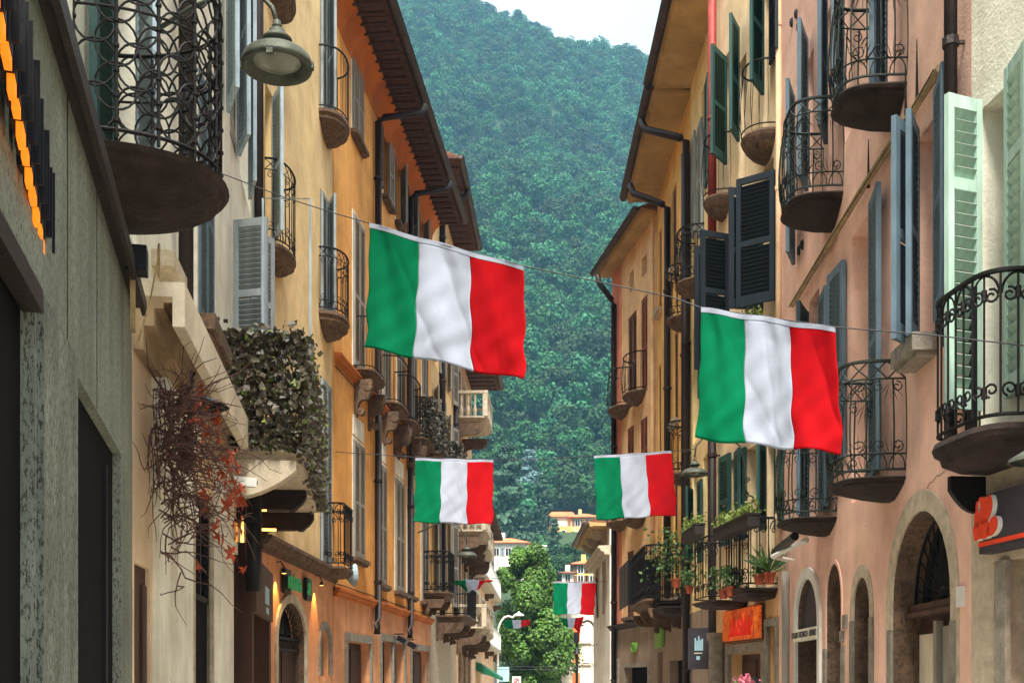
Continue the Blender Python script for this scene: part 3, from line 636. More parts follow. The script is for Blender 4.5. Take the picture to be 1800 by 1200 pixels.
# ---- pale cream house with round balcony
F2 = Fac('L', 448, 127, 650)
b = B('cream_house', 'pale cream house with round iron balcony and heavy cornice, second on the left', F2)
od = b.opz(196, 243, 4.55, 7.2); ow = b.opz(342, 368, 4.9, 7.2); oh = b.opz(404, 440, 7.8, 10.4); og = b.opz(337, 369, 0, 3.3); oe = b.opz(236, 263, 0, 2.4); oc = b.opz(404, 420, 0, 2.95); ocp = b.opz(413, 440, 4.1, 7.0)
b.wall(-320, 448, 4.0, 16, CREAM_L); b.wall(233, 448, 0, 4.0, stucco('shaded_shop_wall_cream', 'd4bc9c', .5), t=.05, name='ground_floor_wall')  # ground floor cream set darker, shade put into its colour
cu0, cu1 = sorted((F2.u(233), F2.u(379)))
b.add('cornice', MB().box(cu0, cu1, .26, .34, 3.98, 4.28).box(cu0, cu1, -.02, .26, 4.18, 4.277), stucco('cornice_render', 'cbbfa8', .4))
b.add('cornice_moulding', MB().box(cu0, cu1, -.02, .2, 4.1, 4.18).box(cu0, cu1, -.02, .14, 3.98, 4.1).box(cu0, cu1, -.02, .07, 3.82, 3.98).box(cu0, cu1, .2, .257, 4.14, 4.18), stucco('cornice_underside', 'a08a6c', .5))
b.fill(od, DOORW); b.glaze(oh); b.fill(oe, WOOD, -.03); b.fill(oc, DARK, -.03); b.fill(ocp, DARK)
gp = b.glaze(dict(og, z0=2.35), IRON, y=-.03); b.fill(dict(og, z1=2.33), DARK, -.03)
b.trim(ow, .07, FRAME); b.sill(ow, STONE_B, .12, .2, .14); b.flat(342, 368, 4.9, 7.2, S_BLUE); b.trim(og, .06, STONE_L)
b.shut(196, 162, 0, 0, .5, S_TEAL, z=(4.6, 7.1)); b.shut(244, 274, 0, 0, .5, S_PALE, z=(4.6, 7.15))
for a_, c_ in ((401, 418), (420, 438), (439, 448)): b.shut(a_, c_, 0, 0, .6, S_PALE, 2, z=(7.8, 10.5))
b.shut(411, 470, 388, 640, .42, S_GREY, 2); b.shut(440, 481, 402, 640, .42, S_GREY)
b.pipe(327, 3.3, 16, .06)
for xl, xr, pr in ((268, 288, .05), (299, 316, .06), (320, 334, .03), (374, 398, .08)):
    u0, u1 = sorted((F2.u(xl), F2.u(xr))); b.add('pilaster', MB().box(u0, u1, 0, pr, 0, 3.82).box(u0-.04, u1+.04, 0, pr+.04, 3.0, 3.12).box(u0-.03, u1+.03, 0, pr+.06, 3.6, 3.81), CREAM_L)
b.add('stone_sill', MB().box(F2.u(292), F2.u(266), 0, .16, 4.62, 4.74), STONE_L)
# round balcony with interlaced rings
uc = F2.u(166); U0, U1, dd, zb = uc-.6, uc+.5, .73, 4.5
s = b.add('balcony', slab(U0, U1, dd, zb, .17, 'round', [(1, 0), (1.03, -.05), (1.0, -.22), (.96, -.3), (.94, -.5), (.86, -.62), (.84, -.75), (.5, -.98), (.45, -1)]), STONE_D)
P = Path([((U0+U1)/2+(x-(U0+U1)/2)*.96, y*.96) for x, y in outline(U0, U1, dd, 'round', 48)]); r = .0085
for zz, rr in ((zb+.07, .011), (zb+1.02, .013), (zb+.73, .008)): link('rail', MB().tube([P.at(P.len*k/60, zz) for k in range(61)], rr, 6), IRON, s)
pitch = P.len/9
for i in range(10):
    g = MB().tube([P.at(pitch*i, zb+.02), P.at(pitch*i, zb+1.0)], .011, 6)
    for k in range(7): g.lathe([(.01, -.012), (.017, -.008), (.017, .008), (.01, .012)], 8, P.at(pitch*i, zb+.12+.135*k))
    link('post', g, IRON, s)
for i in range(9):
    for k in range(4):
        zc = zb+.19+.235*k; R = .128
        for j, (dx, RR) in enumerate(((0, pitch*.5), (pitch*.5, pitch*.5))):
            if i == 8 and j: continue
            link('ring', MB().tube([P.at(pitch*(i+.5)+dx+RR*cos(2*pi*q/20), zc+(0 if j == 0 else .117)+R*sin(2*pi*q/20)) for q in range(20)], .0068, 5, close=True), IRON, s)
# ivy balcony
iu0, iu1, iz, idp = F2.u(446), F2.u(378), 4.02, .9
s = b.add('balcony', slab(iu0, iu1, idp, iz, .14, 'square', [(1, 0), (1, -.4), (.97, -.5), (.97, -1)]), STONE_L)
for uu in (iu1-.12, (iu0+iu1)/2, iu0+.12): link('bracket', console(uu, .2, .82, .4, iz-.14, uu == iu1-.12), STONE_L if uu == iu1-.12 else STONE_D, s)
railing(b, s, outline(iu0, iu1, idp, 'square', 20), iz, 1.05, 'simple', .14)
b.add('iron_frame', MB().tube([(iu1-.35, .45, iz+1.0), (iu1-.35, .45, 6.72), (iu1-.3, .95, 6.72), (iu1-.3, .95, iz+1.0)], .012, 5), S_PALE)
t = thing('ivy_screen', 'dry brown green ivy covering the railing of the stone slab balcony', 'ivy', tuple(F2.at(iu1, 0, iz)), F2.rot)
wI = iu1-iu0
def ivp():
    q = random.random(); zz = random.uniform(-.05, 1.12)
    if q < .42: return (random.gauss(.0, .045), random.uniform(.02, idp+.03), zz)
    if q < .85: return (-random.uniform(0, wI), idp+random.gauss(0, .05), zz-.15*random.random())
    if q < .93: return (-random.uniform(0, wI), idp+random.gauss(0, .05), 1.05+abs(random.gauss(0, .07)))
    return (random.gauss(0, .05), random.uniform(.0, idp), 1.08+abs(random.gauss(0, .06)))
random.seed(11); foliage('leaves', t, ivp, 5200, .085, IVY, .85); foliage('green_leaves', t, ivp, 500, .08, IVYL)
link('stems', (lambda g: [g.tube([(random.gauss(0, .02), random.uniform(0, idp), 0), (0, random.uniform(0, idp), 1.1)], .006, 4) for _ in range(18)] and g)(MB()), TWIG, t)
# lit shop portal and boards
t = thing('lit_window_surround', 'warm yellow lit strips around the shop portal under the ivy balcony', 'light', tuple(F2.at(F2.u(416), .05, 3.0)), F2.rot)
for xx, a_, c_ in ((416, 897, 968), (438, 932, 992)):
    q = F2.u(xx)-F2.u(416); z1, z0 = F2.z(xx, a_), F2.z(xx, c_); link('light_strip', MB().box(q-.03, q+.03, 0, .03, z0-3, z1-3), GLOW, t); link('lintel_light', MB().box(q-.02, q+.02, .03, .3, z1-3, z1-2.97), GLOW, t)
t = thing('brown_shop_board', 'brown shop board with two pale blue printed panels under the ivy balcony', 'sign', tuple(F2.at(F2.u(446), .2, 2.3)), F2.rot)
ww = F2.u(411)-F2.u(446); link('board', MB().box(0, ww, 0, .06, .1, .75), SIGNBR, t); link('printed_panel', MB().box(ww*.28, ww*.52, .06, .066, .28, .5), SKYB, t); link('printed_panel', MB().box(ww*.3, ww*.46, .06, .066, .16, .24), SKYB, t)
b.add('portal', MB().box(F2.u(448), F2.u(444), 0, .22, 0, 3.05), WOOD); b.add('portal', MB().box(F2.u(413), F2.u(409), 0, .22, 0, 3.2), WOOD)
b.pipe(446, 2.6, 4.0, .09, BLACK, out=.28)
t = thing('security_camera', 'white box security camera on the wall left of the stone slab balcony', 'camera', tuple(F2.at(F2.u(372), .3, F2.z(372, 845))), F2.rot+.5)
link('housing', MB().box(-.04, .04, -.1, .14, -.045, .045), WPL, t); link('bracket', MB().tube([(0, -.3, -.12), (0, -.1, -.1), (0, 0, -.05)], .014, 6), WPL, t); link('lens', MB().tube([(0, .14, 0), (0, .155, 0)], .03, 10), BLACK, t)
t = thing('wall_spotlight', 'black shell shaped wall light behind the dried vine', 'lamp', tuple(F2.at(F2.u(268), .32, F2.z(268, 712))), F2.rot)
link('shade', MB().loft([[(-.2+.4*k/8, -.12+.05*j+.1*sin(pi*k/8)*(j/5), .07*sin(pi*j/5)*(.4+.6*sin(pi*k/8))) for k in range(9)] for j in range(6)]).box(-.19, .19, -.12, .12, -.02, .0), BLACK, t); link('arm', MB().box(-.02, .02, -.32, -.1, -.02, .02), BLACK, t)
# dried vine
t = thing('dried_vine', 'tangled dried vine with a few red leaves beside the granite shop front', 'vine', tuple(F2.at(F2.u(250), .1, 1.6)), F2.rot)
random.seed(9); g = MB()
for i in range(270):
    p = Vector((random.uniform(-.38, .36), random.uniform(.02, .2), min(1.95, random.gauss(1.62, .36)))); d = Vector((random.uniform(-1, .6), random.uniform(-.3, .8), random.uniform(-.4, .5))).normalized(); pts = [p.copy()]
    L = 5 if i > 25 else 9
    for k in range(L): d = (d+Vector((random.gauss(0, .35), random.gauss(0, .3), random.gauss(-.07, .35)))).normalized(); p = p+d*.1; p.y = max(.01, p.y); pts.append(p.copy())
    g.tube(pts, .0055 if i % 7 else .009, 4, r2=.002)
link('twigs', g, TWIG, t)
for i in range(8):
    p = Vector((random.uniform(-.6, 0), .25, random.uniform(1.1, 1.8))); pts = [p.copy()]
    for k in range(9): p = p+Vector((-.07, .035, random.uniform(-.1, .05) if i < 5 else random.uniform(-.02, .16))); pts.append(p.copy())
    link('stem', MB().tube(pts, .006, 4, r2=.002), TWIG, t)
me = None
for i in range(46):
    if me is None:
        g = MB()
        for a in (-1.9, -.95, 0, .95, 1.9): c_, s_ = sin(a), cos(a); g.face([(0, 0, 0), (c_*.02-s_*.012, .006, s_*.02+c_*.012), (c_*.05, .012*cos(a*2), s_*.05), (c_*.02+s_*.012, .006, s_*.02-c_*.012)])
        o = link('leaf', g, LEAF_R, t); me = o.data
    else: o = link('leaf', None, LEAF_R, t, mesh=me)
    k = random.random(); o.location = (-.1-.85*k+random.gauss(0, .1), .25+.25*k, 1.65+random.gauss(0, .33)-.35*k); o.rotation_euler = (random.uniform(-1, 1), random.uniform(0, 6), random.uniform(-1, 1)); q = random.uniform(1.0, 1.7); o.scale = (q, q, q)

# ---- cream yellow house
F3 = Fac('L', 585, 94, 970)
b = B('yellow_cream_house', 'warm cream house with small corner balconies, third on the left', F3)
oA = b.opz(563, 577, 11.65, 14.1); oB = b.opz(563, 577, 8.1, 10.3); oC = b.opz(563, 579, 3.62, 7.0); oD = b.opz(466, 479, 7.84, 10.15); oE = b.opz(466, 479, 11.65, 14.1); oF = b.opz(481, 496, 3.9, 6.7)
ar1 = b.opz(486, 535, 0, 2.82, .55); ar2 = b.opz(561, 580, 1.68, 2.55, .34)
b.wall(448, 584.5, 3.6, 17, CREAM); b.wall(448, 584.5, 0, 3.6, PEACHG, name='ground_floor_wall'); b.belt(450, 584.5, 3.42, .2, .22, STONE_B)
for o in (oD, oE): b.fill(o, DOORW)
for xl, xr, z0, z1 in ((563, 577, 11.7, 14.05), (563, 577, 8.15, 10.25), (563, 579, 3.7, 6.95), (481, 496, 3.92, 6.68)): b.flat(xl, xr, z0, z1, S_GREY)
b.fill(oF, DARK, -.15); b.shut(480, 496, 0, 0, .55, S_PALE, z=(7.95, 10.05)); b.shut(480, 496, 0, 0, .55, S_PALE, z=(11.75, 14)); b.shut(579, 590, 0, 0, .45, S_GREY, z=(11.8, 14)); b.shut(579, 589, 0, 0, .45, S_GREY, z=(8.2, 10.3))
LOWP = [(1, 0), (1.0, -.15), (.93, -.25), (.93, -.4), (.72, -.6), (.68, -.7), (.25, -1)]
for z_, sh, st in ((11.65, 'round', 'simple'), (8.1, 'round', 'scroll')): balcony(b, F3.u(560), F3.u(583.5), z_, .42, sh, .36, 1.12, st, .11, 0, STONE_B, .009, LOWP)
balcony(b, F3.u(563), F3.u(584), 3.62, .42, 'square', .16, 1.12, 'curls', .12, 0, STONE_B, .009)
for z_ in (7.84, 11.65): balcony(b, F3.u(464), F3.u(497), z_, .3, 'round', .26, 1.2, 'scroll', .12, 0, STONE_B, .008, LOWP)
b.pipe(455, 4.6, 17, .065)
b.trim(ar1, .13, STONE_L); b.lining(ar1, .19); b.trim(ar2, .1, STONE); b.fill(ar2, STONE, -.12, 'niche_panel'); b.fill(dict(ar1, z1=2.2), WOOD, -.18); b.fill(dict(ar1, z0=2.2), DARK, -.22, 'fanlight_glass')
g = MB(); cU = (ar1['u0']+ar1['u1'])/2; rU = (ar1['u1']-ar1['u0'])/2
for k in range(1, 12): a = pi*k/12; g.tube([(cU+.1*cos(a), -.1, 2.3+.08*sin(a)), (cU+rU*.98*cos(a), -.1, 2.27+.54*sin(a))], .009, 4)
for k in range(8): x = ar1['u0']+2*rU*k/8; g.tube([(x, -.1, 2.1), (x+rU/4, -.1, 2.24)], .008, 4).tube([(x, -.1, 2.24), (x+rU/4, -.1, 2.1)], .008, 4)
g.box(ar1['u0'], ar1['u1'], -.12, -.08, 2.24, 2.28).box(ar1['u0'], ar1['u1'], -.12, -.08, 2.06, 2.1); b.add('fanlight_grille', g, IRON)
t = thing('green_shop_sign', 'green lettering on black boards above the stone arch of the cream house', 'sign', tuple(F3.at(F3.u(519), .03, 3.12)), F3.rot)
link('board', MB().box(F3.u(503)-F3.u(519), F3.u(492)-F3.u(519), .0, .05, -.2, .17), BLACK, t); link('board', MB().box(F3.u(540)-F3.u(519), F3.u(531)-F3.u(519), .0, .05, -.2, .17), BLACK, t)
for wrd, cxp in (('natura', 505), ('sì', 531)): text(wrd, .4, GREENL, 'lettering', t, (F3.u(cxp)-F3.u(519), .09, 0), (pi/2, 0, pi), .012, .008, .85)
for lab, xx, yy in (('left shaded wall lamp beside the green shop lettering', 484, 1000), ('right shaded wall lamp beside the green shop lettering', 552, 1022)):
    t = thing('wall_lamp', lab, 'lamp', tuple(F3.at(F3.u(xx), .02, F3.z(xx, yy))), F3.rot, 'lamps beside the shop lettering')
    link('arm', MB().tube([(0, 0, .1), (0, .06, .12), (0, .11, .03), (0, .11, -.03)], .01, 6), IRON, t); link('shade', MB().lathe([(.02, 0), (.035, -.04), (.06, -.06), (.05, -.06)], 12, (0, .11, 0)), IRON, t)
    link('bulb', MB().lathe([(0, -.05), (.042, -.058), (0, -.07)], 10, (0, .11, 0)), GLOW, t)
    ld = bpy.data.lights.new('lamp_light', 'SPOT'); ld.energy = 14; ld.color = (1, .5, .12); ld.spot_size = 1.1; ld.shadow_soft_size = .03; lo = bpy.data.objects.new('lamp_light', ld); COL.objects.link(lo); lo.parent = t; lo.location = (0, .1, -.08); lo.rotation_euler = (-.25, 0, 0)
t = thing('satellite_dish', 'pale dish fixed to the corner between cream and orange houses', 'satellite dish', tuple(F3.at(F3.u(584), .25, F3.z(584, 1010))), F3.rot+.5)
link('dish', MB().loft([[(r_*cos(a)*.2, .06*r_*r_*3, r_*sin(a)*.22) for a in [2*pi*k/20 for k in range(21)]] for r_ in (0, .4, .8, 1)]), S_PALE, t, smooth=True); link('mount', MB().tube([(0, 0, 0), (0, -.2, -.1), (0, -.22, -.3)], .02, 6), IRON, t)

# ---- orange palazzo
F4 = Fac('L', 585, 94, 1085); ZE = 14.55
b = B('orange_palazzo', 'long orange palazzo with deep timber eaves on the left', F4)
rowC = [(620, 638), (663, 677), (694, 708), (715, 726), (740, 751)]; rowB = [(620, 638), (673, 684), (697, 709), (720, 730), (741, 750)]; rowA = [(618, 636), (673, 684), (695, 706), (718, 727), (738, 746)]
for xl, xr in rowC: o = b.opz(xl, xr, 3.75 if xl > 640 else 4.08, 6.45); b.trim(o, .06, CREAM_L, .012, name='painted_surround'); b.sill(o); b.flat(xl, xr, o['z0'], 6.43, S_OLIVE); b.add('panel_over_window', MB().box(o['u0']-.02, o['u1']+.02, 0, .02, 6.55, 6.95), CREAM_L)
for xl, xr in rowB: o = b.opz(xl, xr, 7.9, 11.0); b.trim(o, .06, CREAM_L, .012, name='painted_surround'); b.flat(xl, xr, 7.95, 10.98, S_OLIVE)
for i, (xl, xr) in enumerate(rowA): o = b.opz(xl, xr, 12.6, 14.1); b.trim(o, .06, CREAM_L, .012, name='painted_surround'); b.sill(o); (b.flat(xl, xr, 12.62, 14.08, S_OLIVE) if i == 0 else (b.fill(o, DARK), b.shut(xr, xr+9, 0, 0, .45, S_OLIVE, z=(12.65, 14.05)), b.shut(xl, xl-7, 0, 0, .45, S_BROWN, z=(12.65, 14.05))))
dr = [b.opz(609, 650, 0, 2.38), b.opz(670, 690, 0, 2.5), b.opz(692, 710, 0, 2.5), b.opz(723, 752, 0, 2.4)]
b.wall(586, 757, 3.25, ZE, ORANGE); b.wall(586, 757, 0, 3.25, PEACHG, name='ground_floor_wall'); b.belt(586, 757, 3.18, .16, .12, ORANGE_D)
[b.add('wall_cable', MB().tube([(F4.u(588)+(F4.u(757)-F4.u(588))*k/12, .02, zz+(.012 if k % 2 else 0)) for k in range(13)], .012, 4), CABLE) for zz in (7.5, 3.42)]; b.belt(588, 757, 7.6, .16, .14, ORANGE_D, 'string_course')
for o, m in zip(dr, (WOOD, DARK, SIGNB, WOOD)): b.trim(o, .16, STONE, .04); b.fill(o, m)
b.eave(586, 757, ZE, .88, EAVEW, frieze=ORANGE_D, gut=GUT)
for xx, tz, bt in ((665, 14.1, 2.95), (722, 14.1, 3.0)): b.pipe(xx, bt, tz-.2, .075, PIPE, top=(-.5, .95, .3), bottom=(.22, .35))
for xc in (636, 683, 707, 733):
    u = F4.u(xc); balcony(b, u-.75, u+.75, 7.9, .42, 'mid', .22, 1.05, 'simple', .13, 0, STONE_B, .009, LOWP, brackets=(2, .36, .75, STONE_B))
u = F4.u(752); s = balcony(b, u-.7, u+.6, 7.9, .45, 'mid', .22, 1.05, 'simple', .13, 0, STONE_B, .009, LOWP)
for lab, x0, x1 in (('dark ivy hedge on the fourth balcony of the orange palazzo', 729, 738), ('dark ivy hedge on the last balcony of the orange palazzo', 749, 756)):
    ua, ub = sorted((F4.u(x0), F4.u(x1))); t = thing('balcony_ivy', lab, 'ivy', tuple(F4.at(ua, .42, 7.9)), F4.rot, 'ivy on the palazzo balconies'); q = ub-ua
    foliage('leaves', t, lambda: (random.uniform(-.1, q+.1), random.gauss(.02, .05), random.uniform(0, 1.15)) if random.random() < .6 else (q+.1+random.gauss(0, .04), random.uniform(-.4, .05), random.uniform(0, 1.1)), 1500, .09, IVY)
balcony(b, F4.u(742), F4.u(756), 4.02, .75, 'square', .2, 1.1, 'curls', .12, 0, STONE_B, .012, brackets=(2, .6, .4, STONE_B))
for lab, xx, yy in (('left black floodlight over the palazzo shop doors', 690, 1114), ('right black floodlight over the palazzo shop doors', 709, 1124)):
    t = thing('shop_floodlight', lab, 'lamp', tuple(F4.at(F4.u(xx), .05, F4.z(xx, yy))), F4.rot, 'black floodlights on the palazzo')
    link('arm', MB().box(-.02, .02, 0, .22, -.01, .02), BLACK, t); link('head', MB().box(-.16, .16, .12, .34, -.09, .03, Matrix.Rotation(-.5, 4, 'X')), BLACK, t)

# ---- pale house beyond the palazzo
F5 = Fac('L', 757, 61, 1000)
b = B('narrow_pale_house', 'narrow pale house with brown eaves just beyond the orange palazzo', F5)
for z0, z1 in ((4.1, 6.9), (7.6, 10.2), (11, 13.2)):
    for xl, xr in ((763, 771), (786, 794)): b.opz(xl, xr, z0, z1)
os_ = list(b.ops); b.wall(757.5, 800, 3.6, 16.6, stucco('ivory_stucco', 'd8b27c', .5)); b.wall(757.5, 800, 0, 3.6, STONE_L, name='ground_floor_wall')
for o in os_: b.fill(o, DARK); shutter(b.root, o['u0'], .04, o['z0'], o['z1'], .5, radians(165), S_OLIVE); shutter(b.root, o['u1'], .04, o['z0'], o['z1'], .5, radians(18), S_OLIVE)
b.eave(757.5, 800, 16.6, .75, EAVEW, pitch=.5); b.pipe(778, 3.4, 16.2, .09, PIPE, top=(0, .8, .3))
balcony(b, F5.u(760), F5.u(775), 7.5, .7, 'square', .2, 1.05, 'simple', .15, 0, STONE_B, .01, brackets=(2, .6, .5, STONE_B))
balcony(b, F5.u(766), F5.u(792), 3.55, .95, 'square', .22, .95, 'simple', .16, 0, STONE_B, .012, brackets=(3, .85, .55, STONE_B))
t = thing('balcony_ivy', 'dark ivy screen on the narrow pale house', 'ivy', tuple(F5.at(F5.u(775), .7, 7.5)), F5.rot, 'ivy on the palazzo balconies')
foliage('leaves', t, lambda: (random.uniform(0, 1.6), random.gauss(0, .06), random.uniform(0, 1.2)) if random.random() < .5 else (1.6+random.gauss(0, .05), random.uniform(-.7, 0), random.uniform(0, 1.2)), 1500, .1, IVY)
b.add('dormer', MB().box(F5.u(795), F5.u(770), -2.6, -.4, 16.6, 19.2), S_BROWN)
# ---- ornate stone house
F6 = Fac('L', 800, 50.2, 985)
b = B('ornate_stone_house', 'tan house with scrolled stone balconies and rafter tailed eaves at the far left', F6)
for z0, z1 in ((3.9, 6.4), (7.4, 9.7), (11.3, 12.8)):
    for xl, xr in ((804, 808), (813, 817), (822, 825.5)): b.opz(xl, xr, z0, z1)
for xl, xr in ((803, 809), (812, 817), (820, 825)): b.opz(xl, xr, 0, 2.7)
os_ = list(b.ops); b.wall(800.5, 829, 0, 13.6, stucco('sandstone_stucco', 'c8a078', .6))
for o in os_: b.glaze(o, FRAME); b.trim(o, .15, STONE_L, .05)
b.eave(800.5, 829, 13.6, 1.15, EAVEW, pitch=.62); b.pipe(802, 3, 13.3, .09, PIPE)
for xl, xr, z_, hh, dpt in ((801, 813, 10.9, .9, 1.15), (801, 812, 6.9, .85, 1.1), (813, 824, 6.6, .85, 1.0), (802, 812, 3.5, .8, 1.1), (813, 822, 3.4, .8, 1.05), (823, 828.5, 3.4, .8, .95), (823, 828.5, 6.6, .8, .9)):
    u0, u1 = sorted((F6.u(xl), F6.u(xr))); s = balcony(b, u0, u1, z_, dpt, 'square', .25, .9, None, m=STONE_L, brackets=(2, dpt*.85, .7, STONE_B))
    g = MB().box(u0, u1, dpt-.16, dpt-.02, z_+hh-.1, z_+hh).box(u0, u0+.14, 0, dpt-.17, z_+hh-.1, z_+hh).box(u1-.14, u1, 0, dpt-.17, z_+hh-.1, z_+hh)
    for uu in (u0+.01, u1-.21, (u0+u1)/2-.1): g.box(uu, uu+.2, dpt-.2, dpt-.03, z_, z_+hh-.1)
    link('parapet', g, STONE_L, s); bl = MB(); x = u0+.35
    while x < u1-.3: bl.lathe([(.04, .0), (.07, .2), (.03, .4), (.05, hh-.1)], 8, (x, dpt-.1, z_)); x += .24
    y = .2
    while y < dpt-.25: bl.lathe([(.04, .0), (.07, .2), (.03, .4), (.05, hh-.1)], 8, (u1-.08, y, z_)); y += .24
    link('balusters', bl, STONE_L, s)
# ---- last, white framed house
F7 = Fac('L', 829, 41, 960)
b = B('last_left_house', 'peach house with white glazed bays, last on the left before the tree', F7)
for z0, z1 in ((3.6, 5.6), (6.6, 8.6)):
    for xl, xr in ((834, 840), (846, 851), (856, 860), (863, 867)): b.opz(xl, xr, z0, z1)
os_ = list(b.ops); b.wall(829, 869, 0, 10.2, stucco('far_peach', 'e0b490', .4), back=4)
for o in os_: b.glaze(o, FRAME); b.trim(o, .14, FRAME, .05)
b.eave(829, 869, 10.2, .5, EAVEW, pitch=.9, gut=None)
for z_ in (3.3, 6.3): s = balcony(b, F7.u(832), F7.u(867), z_, .55, 'square', .2, .95, 'simple', .2, 0, STONE_L, .014, iron=WPL, brackets=(3, .5, .4, STONE_B))
t = thing('green_awning', 'dark green shop awning at the far left end of the street', 'awning', tuple(F7.at(F7.u(845), .0, 1.75)), F7.rot)
link('canvas', MB().face([(0, 0, .7), (4, 0, .7), (4, 1.1, 0), (0, 1.1, 0)]).face([(4, 0, .7), (4, 1.1, 0), (4, 1.1, -.12), (4, 0, .3)]).face([(0, 1.1, 0), (4, 1.1, 0), (4, 1.1, -.15), (0, 1.1, -.15)]), mat('green_canvas', '1f6a4c', .8), t); link('arm', MB().tube([(0.1, 0, .2), (.1, 1.1, 0)], .02, 5).tube([(3.9, 0, .2), (3.9, 1.1, 0)], .02, 5), WPL, t)

# ================================================================ RIGHT SIDE
# ---- grey green house nearest on the right
FA = Fac('R', 1708, 728/3, 690)
b = B('grey_green_house', 'pale grey green house with mint shutters, nearest on the right', FA)
o1 = b.opz(1724, 1769, 3.35, 5.66); o2 = b.opz(1757, 2060, 0, 2.42); o3 = b.opz(1860, 1925, 3.35, 5.66)
b.wall(1708, 2600, 3.2, 15, MINTW); b.wall(1708, 2600, 0, 3.2, STONE_L, name='ground_floor_wall'); b.fill(o1, stucco('grey_reveal', 'a5a19a', .4), -.2, 'door'); b.fill(o2, DARK); b.fill(o3, DARK)
b.add('stone_jamb', MB().box(FA.u(1757)-.14, FA.u(1757), 0, .04, 0, 2.42), STONE)
b.shut(1723, 1664, 0, 0, .3, S_MINT, 2, z=(3.5, 5.69)); b.shut(1770, 1806, 0, 0, .38, S_MINT, 2, z=(3.5, 5.72)); b.shut(1859, 1830, 0, 0, .5, S_MINT, 2, z=(3.5, 5.72))
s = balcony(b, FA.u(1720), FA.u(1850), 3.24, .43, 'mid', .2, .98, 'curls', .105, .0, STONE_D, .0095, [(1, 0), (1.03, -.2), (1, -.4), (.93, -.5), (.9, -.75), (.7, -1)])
for xx in (1730,): link('bracket', console(FA.u(xx), .05, .26, .26, 3.04, True), IRON, s)
b.add('door_grille', MB().box(FA.u(1731), FA.u(1742), .1, .13, 3.35, 4.35), BLACK)
b.add('glowing_shop_interior', MB().box(FA.u(1790), FA.u(1900), -.19, -.17, .4, 2.1), mat('shop_glow', 'c8641c', .6, var=.5, scale=2.5, emit=.25))
t = thing('orange_logo_sign', 'charcoal fascia sign with orange red flame like logo and orange line', 'sign', tuple(FA.at(FA.u(1721, .1), -.05, FA.z(1721, 974, .1))), FA.rot)
q = FA.u(2050)-FA.u(1722); link('board', MB().box(0, q, .05, .15, 0, .4), SIGNB, t); link('orange_line', MB().box(0.003, q, .15, .156, .05, .08), ORED, t)
def blob(P, n=7):      # smooth closed outline through points
    O = []; m = len(P)
    for i in range(m):
        p0, p1, p2, p3 = (Vector(P[(i+k) % m]) for k in (-1, 0, 1, 2))
        for k in range(n): t_ = k/n; O.append(.5*((2*p1)+(p2-p0)*t_+(2*p0-5*p1+4*p2-p3)*t_*t_+(3*p1-p0-3*p2+p3)*t_**3))
    return O
k = (FA.u(1765, .1)-FA.u(1720, .1))/45      # metres per photograph pixel along the sign
for P in ([(0, 3), (2, -1), (9, -1), (12, 6), (10, 18), (4, 20), (-1, 14)], [(2, 14), (8, 14), (12, 24), (8, 34), (4, 34), (1, 26)], [(4, 34), (8, 36), (9, 42), (6, 44), (4, 40)], [(10, 22), (18, 16), (20, 30), (22, 44), (16, 47), (9, 46), (12, 38)], [(18, 16), (28, 20), (34, 34), (31, 46), (26, 47), (22, 42), (20, 28)], [(10, 2), (18, -1), (26, 1), (28, 14), (22, 22), (12, 20)], [(24, 2), (34, 1), (42, 8), (42, 18), (36, 22), (28, 16)]):
    O = [(p.x*k+.01, p.y*.006+.1) for p in blob(P)]
    g = MB().face([(x, .185, z) for x, z in O][::-1]); e = MB()
    for (x, z), (x2, z2) in zip(O, O[1:]+O[:1]): e.face([(x, .15, z), (x2, .15, z2), (x2, .184, z2), (x, .184, z)])
    l = link('logo_shape', g, ORED, t); link('logo_edge', e, WPL, l)
t = thing('right_wall_lamp', 'white and black wall lamp above the charcoal fascia sign', 'lamp', tuple(W(1822, 806, 6.6)), FA.rot)
link('shade', MB().lathe([(.03, .08), (.05, .06), (.15, .0), (.16, -.02), (.14, -.02)], 20), COPPER, t); link('arm', MB().tube([(0, 0, .08), (0, -.1, .16), (0, -.35, .12)], .012, 6), IRON, t)

# ---- pink house
FB = Fac('R', 1708, 728/3, 980)
b = B('pink_house', 'long salmon pink house with arches and leafy iron balconies on the right', FB)
doors = [b.opz(1557, 1585, 6.65, 9.0), b.opz(1453, 1474, 6.65, 9.0), b.opz(1482, 1502, 7.2, 9.2), b.opz(1419, 1430, 7, 9), b.opz(1497, 1530, 3.4, 6.1), b.opz(1422, 1440, 3.4, 6.1)]
wb = b.opz(1613, 1643, 4.35, 6.08); A1 = b.opz(1569, 1673, 0, 3.0, .74); A2 = b.opz(1501, 1530, 0, 2.62, .32); A3 = b.opz(1453, 1480, 0, 2.87, .4); A4 = b.opz(1402, 1440, 0, 2.82, .5)
b.wall(1368, 1707.5, 0, 15, PINK, t=.3)
for o, m in zip(doors, (DARK, DARK, DARK, DARK, DOORW, DARK)): b.fill(o, m, -.2)
b.glaze(wb, FRAME); b.sill(wb, STONE, .08, .2, .14)
